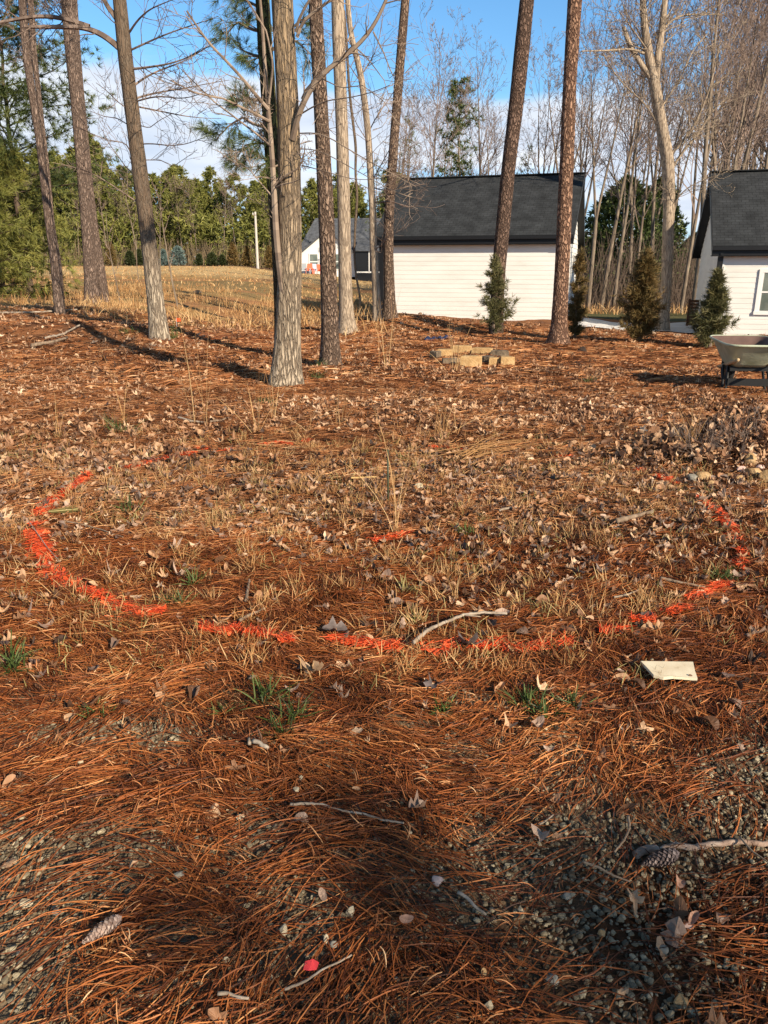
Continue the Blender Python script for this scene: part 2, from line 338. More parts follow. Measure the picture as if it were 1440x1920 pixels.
m_straw_far = mat('matted_straw', [(.10, (.05, .018, .008)), (.33, (.20, .074, .028)), (.60, (.44, .175, .068)), (.84, (.68, .36, .16)), (.95, (.82, .60, .36))], scale=2.2, attr=.78, rough=.6, spec=.15)
def straw(n, y0, y1, ln, wd, lift, bund, m=.6):
    mb = MB(); nb = n // bund
    bx, by = sample(int(nb * 1.9), y0, y1, m)
    keep = RS.rand(len(bx)) > np.maximum(gravel_mask(bx, by) * .80, .8 * ss(-1.5, -4, bx) * ss(14.5, 16.5, by))
    bx, by = bx[keep][:nb], by[keep][:nb]; nb = len(bx)
    ang = flow(bx, by) + RS.randn(nb) * .42 + (RS.rand(nb) < .22) * RS.rand(nb) * 3.1
    x = np.repeat(bx, bund); y = np.repeat(by, bund); a = np.repeat(ang, bund) + RS.randn(nb * bund) * .14
    sp = ln * (.10 + .30 * np.repeat(RS.rand(nb), bund)); x = x + RS.randn(len(x)) * sp; y = y + RS.randn(len(x)) * sp
    a = a + (RS.rand(len(a)) < .5) * math.pi
    L = ln * (.55 + .6 * RS.rand(len(x))); k = len(x)
    t = np.linspace(0, 1, 5); bend = (RS.randn(k) * .16) * L
    dx, dy = np.cos(a), np.sin(a)
    lf = lift * (.15 + RS.rand(k) ** 1.6 * 1.1 + 1.1 * np.clip(fbm(x, y, 3.2, 63, 2) - .45, 0, 1) * 2); tilt = (RS.rand(k) - .5) * lift * 1.5
    X = x[:, None] + dx[:, None] * L[:, None] * (t - .5) - dy[:, None] * bend[:, None] * (t - .5) ** 2 * 2
    Y = y[:, None] + dy[:, None] * L[:, None] * (t - .5) + dx[:, None] * bend[:, None] * (t - .5) ** 2 * 2
    base = H(x, y)[:, None] * .55 + H(X, Y) * .45
    Z = base + lf[:, None] + tilt[:, None] * (t - .5) * 2 + (np.sin(t * math.pi) * lift * .35)
    Z = np.maximum(Z, H(X, Y) + .002)
    roll = (RS.rand(k) - .5) * 2.2; cw = np.cos(roll) * wd / 2; sw = np.sin(roll) * wd / 2
    C = np.stack([X, Y, Z], 2); S = np.stack([-dy * cw, dx * cw, sw], 1)[:, None] * (np.array([.7, 1, 1, 1, .35]))[None, :, None]
    V = np.stack([C - S, C + S], 2).reshape(-1, 3)
    q = np.array([[2 * i, 2 * i + 1, 2 * i + 3, 2 * i + 2] for i in range(4)])[None]; b = (np.arange(k) * 10)[:, None, None]
    rn = np.clip((np.repeat(RS.rand(nb), bund) * .5 + RS.rand(k) * .5) * 1.25 - .17 + .5 * (fbm(x, y, 1.3, 61, 3) - .5), 0, 1)
    mb.add(V, Q=(b + q).reshape(-1, 4), rnd=np.repeat(rn, 10)); return mb
QF = 1.0
tag(straw(20000, .85, 5.5, .055, .0024, .030, 5, .7).build('pine_straw', m_straw_far), 'short broken grey brown bits of pine straw over the near mat', 'pine straw', kind='stuff')
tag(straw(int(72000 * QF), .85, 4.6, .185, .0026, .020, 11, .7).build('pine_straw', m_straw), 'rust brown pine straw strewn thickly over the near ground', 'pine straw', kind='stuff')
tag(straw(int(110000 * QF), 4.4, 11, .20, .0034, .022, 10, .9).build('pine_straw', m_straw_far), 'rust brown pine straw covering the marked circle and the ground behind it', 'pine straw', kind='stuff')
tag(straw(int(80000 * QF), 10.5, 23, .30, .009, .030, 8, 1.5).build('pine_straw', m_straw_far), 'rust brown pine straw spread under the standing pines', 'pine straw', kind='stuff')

def leaf_template(kind, rs):
    """a lobed, curled dead oak leaf (outline fan), unit length"""
    n = 18; t = np.linspace(0, 2 * math.pi, n, endpoint=False); pts = []
    for i, a in enumerate(t):
        lx = math.cos(a) * .5; wv = math.sin(a)
        lob = 1 + (.36 if kind == 0 else .5 if kind == 1 else .06) * math.cos(a * (7 if kind == 0 else 5)) + rs.rand() * .1
        pts.append([lx * (1 if kind != 1 else lob), wv * .27 * lob, 0])
    pts = np.array(pts); V = np.vstack([[[0, 0, 0]], pts * .5, pts])
    T = [(0, 1 + i, 1 + (i + 1) % n) for i in range(n)]
    for i in range(n): j = (i + 1) % n; T += [(1 + i, 1 + n + i, 1 + n + j), (1 + i, 1 + n + j, 1 + j)]
    cu, cv, tw = rs.uniform(-.8, 1.6), rs.uniform(-.5, 3.2), rs.uniform(-1.2, 1.2)
    V[:, 2] = cu * V[:, 0] ** 2 + cv * V[:, 1] ** 2 * 1.5 + tw * V[:, 0] * V[:, 1] + (rs.rand(len(V)) - .5) * .06 - abs(V[:, 1]) * rs.uniform(-.2, .4)
    return V, np.array(T)
LT = [leaf_template(i % 3, np.random.RandomState(70 + i)) for i in range(12)]
def leaves(n, y0, y1, size, lift, dens=None, m=.6, xy=None, tilt=.38):
    mb = MB(); x, y = xy if xy else sample(n, y0, y1, m)
    if dens is not None: k = RS.rand(len(x)) < dens(x, y); x, y = x[k], y[k]
    for i, (tv, tt) in enumerate(LT):
        q = slice(i, None, len(LT)); xx, yy = x[q], y[q]; k = len(xx)
        s = size * (.45 + .9 * RS.rand(k) ** 1.4); S = np.stack([s, s * (.7 + .6 * RS.rand(k)), s * (.5 + RS.rand(k))], 1)
        Z = H(xx, yy) + lift * RS.rand(k) + .012
        rn = np.clip(RS.rand(k) * .8 + .45 * (fbm(xx, yy, .8, 66, 3) - .42) + .1, 0, 1)
        mb.scatter(tv, tt, np.stack([xx, yy, Z], 1), rotm(RS.rand(k) * 6.28, RS.randn(k) * tilt, RS.randn(k) * tilt), S, rnd=rn)
    return mb
m_leaf = mat('dead_leaf', [(.12, (.035, .017, .010)), (.34, (.15, .070, .034)), (.58, (.37, .19, .098)), (.80, (.56, .35, .20)), (.95, (.78, .58, .40))], scale=9, attr=.82, rough=.62, spec=.35, trans=.12)
m_leafg = mat('grey_leaf', [(.1, (.05, .033, .026)), (.5, (.17, .105, .075)), (.9, (.40, .27, .19))], scale=9, attr=.8, rough=.55, spec=.45)
ld = lambda x, y: np.clip(.25 + 1.5 * (fbm(x, y, .55, 71, 3) - .35) * ss(2.3, 3.6, y) , .05, 1) * (.12 + .88 * ss(2.2, 3.4, y))
tag(leaves(15000, 1.0, 6.4, .055, .03, ld, tilt=.33).build('leaf_litter', m_leaf), 'curled brown oak leaves scattered over the marked circle', 'dead leaves', kind='stuff')
tag(leaves(6000, 1.4, 7, .06, .03, ld, tilt=.3).build('leaf_litter', m_leafg), 'dark greyish oak leaves lying among the brown ones', 'dead leaves', kind='stuff')
tag(leaves(30000, 6.2, 12.5, .075, .03, ld, 1., tilt=.26).build('leaf_litter', m_leaf), 'brown oak leaves lying in front of the pale bark tree', 'dead leaves', kind='stuff')
tag(leaves(20000, 12, 24, .10, .03, lambda x, y: np.clip(.6 - .55 * gauss(x, y, 5.6, 14.5, 4.5, 3.4), 0, 1), 1.6, tilt=.25).build('leaf_litter', m_leaf), 'brown leaves lying further back between the trunks', 'dead leaves', kind='stuff')

def ico(sub=1):
    import bmesh
    bm = bmesh.new(); bmesh.ops.create_icosphere(bm, subdivisions=sub, radius=1); V = np.array([v.co[:] for v in bm.verts]); T = np.array([[v.index for v in f.verts] for f in bm.faces]); bm.free(); return V, T
IV, IT = ico(2); IV3, IT3 = ico(3)
def stone_tpl(rs, V=IV, rough=.16, fac=.0):
    P = V.copy(); c = rs.randn(11, 3); c /= np.linalg.norm(c, axis=1)[:, None]
    for k in c:                                          # shear off a few planes so that the pebble has facets
        d = P @ k; lim = rs.uniform(.5, .85); P = P - np.where(d > lim, d - lim, 0)[:, None] * k
    return P + rs.randn(*P.shape) * rough * .12
ST = [stone_tpl(np.random.RandomState(i)) for i in range(10)]
m_peb = mat('pebble', [(.08, (.07, .054, .034)), (.4, (.17, .138, .088)), (.72, (.29, .24, .155)), (.95, (.50, .42, .28))], scale=60, attr=.75, rough=.8, bump=.4, bscale=250, bdist=.002)
mb = MB(); x, y = sample(36000, .9, 3.0, .5)
k = RS.rand(len(x)) < (gravel_mask(x, y) * .45 + .55) * ss(2.95, 2.3, y + .7 * (fbm(x, y, 1.2, 49, 2) - .5)); x, y = x[k], y[k]
for i in range(10):
    xx, yy = x[i::10], y[i::10]; k = len(xx); s = .0036 + .0072 * RS.rand(k) ** 2.4
    S = np.stack([s * (.9 + .5 * RS.rand(k)), s, s * (.55 + .35 * RS.rand(k))], 1)
    mb.scatter(ST[i], IT, np.stack([xx, yy, H(xx, yy) + s * .32 + RS.rand(k) * .005], 1), rotm(RS.rand(k) * 6.3, RS.randn(k) * .3, RS.randn(k) * .3), S)
tag(mb.build('gravel', m_peb, smooth=False), 'grey green pea gravel showing through the straw in front', 'gravel', kind='stuff')

def blades(x, y, L, wd, lean, droop=.25, z0=None, nseg=4, rnd=None):
    k = len(x); a = RS.rand(k) * 6.28; ln = np.abs(RS.randn(k)) * lean
    D = np.stack([np.cos(a) * np.sin(ln), np.sin(a) * np.sin(ln), np.cos(ln)], 1)
    P = np.stack([x, y, (H(x, y) if z0 is None else z0) - .01], 1)
    dr = L * droop * RS.rand(k); bend = np.stack([np.cos(a) * dr, np.sin(a) * dr, -dr * .7], 1)
    mb = MB(); mb.ribbons(P, D, L, np.broadcast_to(wd, (k,)).astype(float), bend, nseg, roll=(RS.rand(k) - .5) * 3.1, rnd=rnd); return mb
m_dry = mat('dry_grass', [(.1, (.26, .12, .045)), (.5, (.50, .28, .11)), (.9, (.72, .50, .25))], scale=3, attr=.75, rough=.7, trans=.15)
m_drygreen = mat('half_green_grass', [(.1, (.10, .09, .025)), (.5, (.30, .25, .09)), (.9, (.55, .44, .20))], scale=2, attr=.7, rough=.7, trans=.15)
m_green = mat('green_grass', [(.1, (.03, .05, .012)), (.5, (.075, .115, .028)), (.9, (.17, .21, .07))], scale=6, attr=.8, rough=.5, trans=.2)
# low dry growth inside the circle
tx, ty = sample(760, 2.7, 7.8, .3); k = (np.hypot(tx - .05, (ty - 4.9) * 1.05) < 2.4) | (RS.rand(len(tx)) < .25); tx, ty = tx[k], ty[k]
bx = np.repeat(tx, 26); by = np.repeat(ty, 26); bx = bx + RS.randn(len(bx)) * .026; by = by + RS.randn(len(bx)) * .026
tag(blades(bx, by, .055 + .085 * RS.rand(len(bx)), .0038, .75, rnd=np.clip(np.repeat(RS.rand(len(tx)), 26) * .6 + RS.rand(len(bx)) * .4, 0, 1)).build('dry_grass', m_dry), 'short pale dry grass growing within the orange circle', 'dry grass', kind='stuff')
tx, ty = sample(280, 2.6, 7.5, .3); bx = np.repeat(tx, 22); by = np.repeat(ty, 22); bx = bx + RS.randn(len(bx)) * .05; by = by + RS.randn(len(bx)) * .05
tag(blades(bx, by, .05 + .06 * RS.rand(len(bx)), .004, .8).build('low_grass', m_drygreen), 'olive green low grass mixed into the litter of the circle', 'grass', kind='stuff')
# field grass
def patch(x, y): return ss(.38, .58, fbm(x, y, .5, 81, 3))
x, y = sample(60000, 19.5, 40, 2, .8); f = (x < 1.2 - .05 * y) & (RS.rand(len(x)) < (.05 + .95 * patch(x, y) ** 1.6) * ss(18.5, 22.5, y + RS.randn(len(y)) * .8)); x, y = x[f], y[f]
hgt = (.08 + .32 * RS.rand(len(x)) ** 2.4) * (.25 + 1.1 * patch(x, y) ** 1.8)
tag(blades(x, y, hgt, .016, .38, .35, nseg=3).build('dry_grass', m_dry), 'tall straw coloured dry grass in the field behind the left trees', 'dry grass', kind='stuff')
x, y = sample(9000, 38, 92, 2); f = x < 0; x, y = x[f], y[f]
tag(blades(x, y, .10 + .14 * RS.rand(len(x)), .05, .5, .4, nseg=2).build('dry_grass', m_dry), 'short dry grass over the far open field', 'dry grass', kind='stuff')
x, y = sample(2600, 41.5, 46, 2); f = x > 3; x, y = x[f], y[f]
tag(blades(x, y, .3 + .4 * RS.rand(len(x)), .03, .4, .35, nseg=3).build('dry_grass', m_dry), 'rough dry weeds along the edge of the bare woods', 'dry grass', kind='stuff')

# ------------------------------------------------------------------ buildings
def M4(loc, rz):
    M = np.eye(4); c, s = math.cos(rz), math.sin(rz); M[:3, :3] = [[c, -s, 0], [s, c, 0], [0, 0, 1]]; M[:3, 3] = loc; return M
def shingle_mat(name, c):
    m = bpy.data.materials.new(name); m.use_nodes = True; nt = m.node_tree; N = nt.nodes; L = nt.links
    b = N['Principled BSDF']; b.inputs['Roughness'].default_value = .85; b.inputs['Specular IOR Level'].default_value = .2
    uv = N.new('ShaderNodeAttribute'); uv.attribute_name = 'col'
    br = N.new('ShaderNodeTexBrick'); br.inputs['Scale'].default_value = 1; br.inputs['Brick Width'].default_value = .22; br.inputs['Row Height'].default_value = .145
    br.inputs['Mortar Size'].default_value = .010; br.inputs['Color1'].default_value = (*c, 1); br.inputs['Color2'].default_value = (*[q * 1.3 for q in c], 1); br.inputs['Mortar'].default_value = (*[q * .72 for q in c], 1)
    L.new(uv.outputs['Vector'], br.inputs['Vector'])
    nz = N.new('ShaderNodeTexNoise'); nz.inputs['Scale'].default_value = 2.2; nz.inputs['Detail'].default_value = 7; L.new(uv.outputs['Vector'], nz.inputs['Vector'])
    mr = N.new('ShaderNodeMapRange'); mr.inputs[1].default_value = .3; mr.inputs[2].default_value = .7; mr.inputs[3].default_value = .65; mr.inputs[4].default_value = 1.35; L.new(nz.outputs[0], mr.inputs[0])
    mx = N.new('ShaderNodeMix'); mx.data_type = 'RGBA'; mx.blend_type = 'MULTIPLY'; mx.inputs[0].default_value = 1; L.new(br.outputs[0], mx.inputs[6]); L.new(mr.outputs[0], mx.inputs[7]); L.new(mx.outputs[2], b.inputs['Base Color'])
    bn = N.new('ShaderNodeBump'); bn.inputs['Strength'].default_value = .6; bn.inputs['Distance'].default_value = .01; L.new(br.outputs['Fac'], bn.inputs['Height']); bn.invert = True; L.new(bn.outputs[0], b.inputs['Normal'])
    return m
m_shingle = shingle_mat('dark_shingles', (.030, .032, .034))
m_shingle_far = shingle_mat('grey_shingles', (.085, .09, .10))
m_siding = mat('white_siding', [(.25, (.64, .615, .56)), (.40, (.70, .68, .63)), (.7, (.77, .75, .70))], scale=.9, detail=6, rough=.6, stretch=(1, 1, 4))
m_white = flat('white_trim', (.74, .73, .70), var=.03)
m_black = flat('black_trim', (.010, .010, .011), rough=.45)
m_dark = flat('dark_screen', (.012, .013, .015), rough=.35)
m_brick = mat('brick_base', [(.3, (.32, .15, .09)), (.7, (.48, .28, .18))], scale=12, rough=.9)
m_conc = mat('pale_concrete', [(.3, (.58, .56, .53)), (.7, (.70, .68, .66))], scale=1.2, rough=.9)
m_glass = mat('window_glass', [(.35, (.10, .125, .11)), (.65, (.19, .21, .18))], scale=2, rough=.12, spec=.6)

def laps(mb, L, h0, h1, M, board=.152, th=.012, y=0., x0=0.):
    """lap siding on the plane y (outside is -y), boards lean out at their foot"""
    z = h0
    while z < h1 - .01:
        t = min(z + board, h1)
        P = [[x0, y - th, z], [x0 + L, y - th, z], [x0 + L, y - .004, t], [x0, y - .004, t], [x0, y - .001, z], [x0 + L, y - .001, z]]
        V = np.array(P, float) @ M[:3, :3].T + M[:3, 3]
        mb.add(V, Q=[(0, 1, 2, 3), (4, 5, 1, 0)]); z = t
def quad_uv(mb, P, M, u, v):
    V = np.array(P, float) @ M[:3, :3].T + M[:3, 3]
    mb.add(V, Q=[(0, 1, 2, 3)], col=[(u[0], v[0], 0), (u[1], v[0], 0), (u[1], v[1], 0), (u[0], v[1], 0)])
def slab_uv(mb, P, M, u, v, th=.06):
    """roof slope with thickness"""
    n = np.cross(np.array(P[1]) - P[0], np.array(P[3]) - P[0]).astype(float); n /= np.linalg.norm(n)
    if n[2] < 0: n = -n
    quad_uv(mb, P, M, u, v); D = [tuple(np.array(p) - n * th) for p in P]; quad_uv(mb, D[::-1], M, u, v)
    for i in range(4):
        j = (i + 1) % 4; quad_uv(mb, [P[i], D[i], D[j], P[j]], M, (0, .1), (0, .1))
def house(name, label, cat, O, rz, L, D, wall_h, rise, over=.32, rake=.42, base=-.7, wins=(), ds=(), left_side=True):
    """front wall along local +x from the left front corner O (z = grade), outside is local -y, ridge parallel to it"""
    M = M4(O, rz); root = empty(name, O, label, cat)
    org = np.array(O, float)
    def fin(mb, nm, m, par=root, **k): 
        o = mb.build(nm, m, par, origin=None, **k); 
        o.matrix_parent_inverse.identity(); o.data.transform(__import__('mathutils').Matrix.Translation([-float(q) for q in org])); return o
    w = MB()
    laps(w, L, .02 if wins else base, wall_h, M)
    # gable ends and back wall: solid slab behind the boards
    for xs, s in ((0, -1), (L, 1)):
        x = xs
        pts = [[x, 0, base], [x, D, base], [x, D, wall_h], [x, D / 2, wall_h + rise], [x, 0, wall_h]]
        w.poly_prism(pts, [-.06 * s, 0, 0], M)
        Mr = M @ np.array([[0, s * 1., 0, x], [-s * -1., 0, 0, 0], [0, 0, 1, 0], [0, 0, 0, 1.]]) if False else None
        z = base if not wins else .02                      # laps of the gable end, narrowing with the roof
        while z < wall_h + rise - .1:
            t = z + .18
            ya = max(0, (t - wall_h) / rise * D / 2) if t > wall_h else 0
            P = np.array([[x + s * .02, ya, z], [x + s * .02, D - ya, z], [x + s * .004, D - ya, t], [x + s * .004, ya, t]]) @ M[:3, :3].T + M[:3, 3]
            w.add(P, Q=[(0, 1, 2, 3)]); z = t
    w.poly_prism([[.06, D, base], [L - .06, D, base], [L - .06, D, wall_h], [.06, D, wall_h]], [0, -.06, 0], M)
    w.poly_prism([[.06, .0, base], [L - .06, .0, base], [L - .06, .0, wall_h], [.06, .0, wall_h]], [0, .06, 0], M)
    fin(w, 'wall', m_siding)
    r = MB(); k = rise / (D / 2); ez = wall_h - over * k + .10; rz_ = wall_h + rise + .10
    slab_uv(r, [(-rake, -over, ez), (L + rake, -over, ez), (L + rake, D / 2, rz_), (-rake, D / 2, rz_)], M, (0, L + 2 * rake), (0, math.hypot(D / 2 + over, rise + over * k)))
    slab_uv(r, [(L + rake, D + over, ez), (-rake, D + over, ez), (-rake, D / 2 + .002, rz_ - .002), (L + rake, D / 2 + .002, rz_ - .002)], M, (0, L + 2 * rake), (0, math.hypot(D / 2 + over, rise + over * k)))
    ro = fin(r, 'roof', m_shingle)
    rc = MB(); rc.box((L / 2, D / 2, rz_ + .015), (L + 2 * rake + .02, .26, .035), M=M); c_ = fin(rc, 'ridge_cap', m_shingle, root)
    f = MB(); f.box((L / 2, -over + .02, ez - .17), (L + 2 * rake, .03, .22), M=M); f.box((L / 2, -over - .05, ez - .07), (L + 2 * rake, .11, .11), M=M)
    fin(f, 'gutter', m_black)
    f = MB(); f.box((L / 2, -over / 2 + .02, ez - .28), (L + 2 * rake, over - .03, .03), M=M); fin(f, 'soffit', m_black)
    for xs in (-rake + .015, L + rake - .015):
        f = MB()
        for y0, y1 in ((-over, D / 2), (D + over, D / 2)):
            f.poly_prism([(xs - .015, y0, ez - .30), (xs - .015, y1, rz_ - .30), (xs - .015, y1, rz_ - .062), (xs - .015, y0, ez - .062)], (.03, 0, 0), M)
            xi = xs + (.36 if xs < 0 else -.36)
            f.poly_prism([(xs, y0, ez - .29), (xs, y1, rz_ - .29), (xs, y1, rz_ - .26), (xs, y0, ez - .26)], (xi - xs, 0, 0), M)
        fin(f, 'rake_board', m_black)
    for x in ds:
        f = MB(); f.box((x, -.085, (ez - .3 + base) / 2), (.15, .11, ez - .3 - base), M=M); f.box((x, -over / 2 - .03, ez - .24), (.08, over, .08), M=M); fin(f, 'downspout', m_black)
    f = MB(); f.box((L - .05, -.022, (wall_h + base) / 2 - .1), (.12, .035, wall_h - base - .2), M=M); fin(f, 'corner_board', m_white); f = MB(); f.box((.05, -.022, (wall_h + base) / 2 - .1), (.12, .035, wall_h - base - .2), M=M); fin(f, 'corner_board', m_white)
    for (x, z, ww, hh) in wins:
        f = MB(); f.box((x, -.03, z + hh / 2 + .05), (ww + .2, .05, .1), M=M); f.box((x, -.04, z - hh / 2 - .05), (ww + .24, .07, .1), M=M)
        for s in (-1, 1): f.box((x + s * (ww / 2 + .05), -.03, z), (.1, .05, hh), M=M)
        f.box((x, -.028, z), (ww, .04, .05), M=M)
        for s in (-1, 1): f.box((x + s * (ww / 2 - .02), -.026, z), (.04, .036, hh), M=M)
        wf = fin(f, 'window', m_white)
        for zz in (z + hh / 4, z - hh / 4):
            g = MB(); g.box((x, -.020, zz), (ww - .08, .012, hh / 2 - .05), M=M); fin(g, 'pane', m_glass, root).parent = wf
    if wins: 
        b = MB(); b.box((L / 2, -.0, (base) / 2), (L + .03, .10, -base), M=M); b.box((.0, D / 2, base / 2), (.10, D, -base), M=M); fin(b, 'foundation', m_brick)
    return root, M, fin
A = R(-16.5)
gl = at(716, 600, 29.2); GZ = -.25
house('garage', 'white sided garage under a dark shingle roof, with no window facing the clearing', 'garage', (gl[0], gl[1], GZ), A, 6.42, 7.0, 2.95, 2.05, rake=.27, base=-.7, ds=(.02,))
h2 = at(1336, 610, 24.6)
house('house', 'white sided house with a black gutter and a double window, beside the wheelbarrow', 'house', (h2[0], h2[1], -.55), A, 9., 6.8, 2.85, 2.2, rake=.30, base=-.8,
      wins=[(1.55, 1.42, .66, 1.12), (2.38, 1.42, .66, 1.12), (5.6, 1.42, .8, 1.3)], ds=(-.02,))

# the far house with its screened porch
def far_house():
    D0 = 98.; o = at(560, 513, D0); z0 = h(o[0], o[1]) - .3
    root = empty('far_house', (o[0], o[1], z0), 'far pale house with a front gable of three windows and a dark screened porch', 'house')
    u = mpp(D0, 1.6); M = M4((o[0], o[1], z0), R(-4))
    def fin(mb, nm, m, par=None):
        ob = mb.build(nm, m, par or root); ob.data.transform(__import__('mathutils').Matrix.Translation([-float(o[0]), -float(o[1]), -float(z0)])); return ob
    g = 175 * u; zw = 2.9
    w = MB(); w.box((g / 2 + .3, 6, 1.4), (g - .6, 8, 2.8), M=M); fin(w, 'wall', m_siding)
    r = MB(); rise = 3.9
    slab_uv(r, [(-.3, 1.2, zw - .1), (g, 1.2, zw - .1), (g, 6.4, zw + rise), (1.2, 6.4, zw + rise)], M, (0, g), (0, 7))
    slab_uv(r, [(g, 11.6, zw - .1), (-.3, 11.6, zw - .1), (1.2, 6.42, zw + rise), (g, 6.42, zw + rise)], M, (0, g), (0, 7))
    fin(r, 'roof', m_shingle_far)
    w = MB(); gw = 3.55; gx_ = .1
    w.poly_prism([(gx_, -.6, -.2), (gx_ + 2 * gw, -.6, -.2), (gx_ + 2 * gw, -.6, 2.3), (gx_ + gw, -.6, 5.), (gx_, -.6, 2.3)], (0, 4, 0), M); fin(w, 'gable_wing', m_white)
    r = MB()
    for s in (-1, 1): slab_uv(r, [(gx_ + gw + s * (gw + .35), -1., 2.1), (gx_ + gw + s * (gw + .35), 3.6, 2.1), (gx_ + gw, 3.6, 5.15), (gx_ + gw, -1., 5.15)], M, (0, 4), (0, 4), th=.16)
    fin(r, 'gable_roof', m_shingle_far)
    for i in range(3):
        x = gx_ + 1.9 + i * 1.55
        f = MB(); f.box((x, -.63, 1.55), (1.2, .07, 1.9), M=M); wf = fin(f, 'window', m_white)
        g2 = MB()
        for zz in (1.1, 2.): g2.box((x, -.67, zz), (.9, .03, .76), M=M)
        gg = fin(g2, 'pane', m_glass, wf)
    p = MB(); p.box((9.6, -.1, 1.0), (5.2, 2.6, 3.5), M=M); fin(p, 'screened_porch', m_dark)
    p = MB()
    for x in (8.7, 10.0, 11.4): p.box((x, -1.43, 1.5), (.1, .06, 2.5), M=M)
    p.box((9.6, -1.43, .35), (5.2, .06, .16), M=M); fin(p, 'porch_frame', m_white)
    r = MB(); slab_uv(r, [(7.0, -1.7, 2.75), (12.5, -1.7, 2.75), (12.5, 2.2, 4.1), (7.0, 2.2, 4.1)], M, (0, 6), (0, 4)); fin(r, 'porch_roof', m_shingle_far)
    return M, z0, o
FM, fz, fo = far_house()
def lawn_chair(px, col, lab):
    p = at(px, 514, 95.5); z = h(p[0], p[1]); t = empty('lawn_chair', (p[0], p[1], z), lab, 'chair', 'slatted chairs below the far windows')
    m = flat('chair_paint', col)
    s = MB(); s.box((0, 0, .38), (.7, .6, .05)); s.build('seat', m, t)
    s = MB(); s.poly_prism([(-.38, .25, .35), (.38, .25, .35), (.30, .55, 1.15), (-.30, .55, 1.15)], (0, .05, 0)); s.build('backrest', m, t)
    for sx in (-1, 1):
        s = MB(); s.box((sx * .38, .0, .6), (.14, .75, .04)); s.build('armrest', m, t)
        s = MB(); s.box((sx * .38, -.28, .29), (.08, .08, .58)); s.build('leg', m, t)
        s = MB(); s.box((sx * .38, .28, .29), (.08, .08, .58)); s.build('leg', m, t)
lawn_chair(569, (.32, .34, .36), 'grey slatted chair at the left end of the row below the far windows')
lawn_chair(580.5, (.75, .16, .08), 'orange slatted chair beside the grey one under the far windows')
lawn_chair(588, (.45, .50, .58), 'pale blue grey chair between the two orange ones far off')
lawn_chair(595, (.75, .16, .08), 'orange slatted chair nearest the brown pine, below the far windows')

# white house in the woods
def wood_house():
    o = at(1168, 575, 88.); z0 = h(o[0], o[1]); root = empty('wood_house', (o[0], o[1], z0), 'pale gabled house showing dimly through the bare woods', 'house')
    u = mpp(88., 1.6); zb = float(at(1163, 474, 88.)[2]) - z0; zt = float(at(1195, 452, 88.)[2]) - z0
    w = MB(); w.poly_prism([(0, 0, -.5), (40 * u, 0, -.5), (40 * u, 0, zb), (20 * u, 0, zt), (0, 0, zb)], (1.2, 4, 0)); w.build('wall', m_white, root)
    r = MB(); M = np.eye(4)
    for s in (-1, 1): slab_uv(r, [(20 * u + s * 22 * u, -.4, zb - .2), (20 * u + s * 22 * u + 1.2, 4.4, zb - .2), (20 * u + 1.2, 4.4, zt + .1), (20 * u, -.4, zt + .1)], M, (0, 8), (0, 4), .12)
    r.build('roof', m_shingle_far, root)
    for x in (11, 28):
        f = MB(); f.box((x * u, -.03, zb - 2), (1., .05, 1.4)); g = f.build('window', m_glass, root)
wood_house()

# driveway (two slabs of concrete between the garage and the house)
mb = MB()
pts = [gp(1080, 616), gp(1190, 621), gp(1330, 625), gp(1345, 606), gp(1250, 601), gp(1080, 597)]
P = np.array(pts); cx = P.mean(0)
n = 24; g = []
for i in range(n + 1):
    a = P[0] + (P[2] - P[0]) * i / n; b = P[5] + (P[3] - P[5]) * i / n
    for j in range(9): q = a + (b - a) * j / 8; g.append((q[0], q[1], h(q[0], q[1]) + .035))
mb.add(g, Q=[(i * 9 + j, (i + 1) * 9 + j, (i + 1) * 9 + j + 1, i * 9 + j + 1) for i in range(n) for j in range(8)])
tag(mb.build('driveway', m_conc), kind='structure')
# brown slatted privacy panel by the corner of the house
def privacy():
    p = at(1299, 603, 29.6); z = h(p[0], p[1]); r = empty('privacy_screen', (p[0], p[1], z), 'short brown wooden screen standing by the left rear corner of the house', 'screen')
    m = flat('brown_wood', (.09, .04, .02), var=.25)
    s = MB()
    for i in range(8): s.box((0, 0, .12 + i * .115), (.36, .03, .10))
    s.build('slat_panel', m, r)
    for x in (-.2, .2): s = MB(); s.box((x, .01, .5), (.07, .07, 1.04)); s.build('post', m, r)
privacy()

# ------------------------------------------------------------------ bark and foliage materials
b_oak = bark('pale_hardwood_bark', (.44, .35, .25), (.20, .15, .105), .20, vs=3.2, hs=24, depth=.03, tint=(.78, .70, .60), tz=(.8, 3.0))
b_smooth = bark('grey_tan_bark', (.44, .345, .25), (.22, .165, .12), .12, vs=2.2, hs=18, depth=.012)
b_dark = bark('dark_mottled_bark', (.46, .38, .28), (.17, .13, .095), .18, vs=3, hs=20, depth=.02, tint=(.34, .29, .27), tz=(.9, 2.4))
b_pine = bark('plated_pine_bark', (.31, .215, .155), (.11, .072, .052), .24, vs=7, hs=19, depth=.045)
b_pine_red = bark('reddish_pine_bark', (.42, .25, .165), (.13, .07, .048), .24, vs=7, hs=17, depth=.05)
b_pine_dark = bark('dark_pine_bark', (.24, .155, .115), (.075, .048, .036), .24, vs=6.5, hs=18, depth=.045)
b_pine_grey = bark('grey_pine_bark', (.29, .21, .165), (.13, .09, .07), .24, vs=4.5, hs=21, depth=.04)
m_twig = mat('grey_twig', [(.2, (.10, .07, .055)), (.8, (.26, .19, .15))], scale=3, attr=.6, rough=.9)
m_bgtrunk = mat('grey_brown_bark', [(.3, (.10, .075, .055)), (.5, (.19, .145, .105)), (.7, (.31, .245, .18))], scale=2.5, detail=6, rough=.95, stretch=(3, 3, .6), bump=.8, bscale=9)
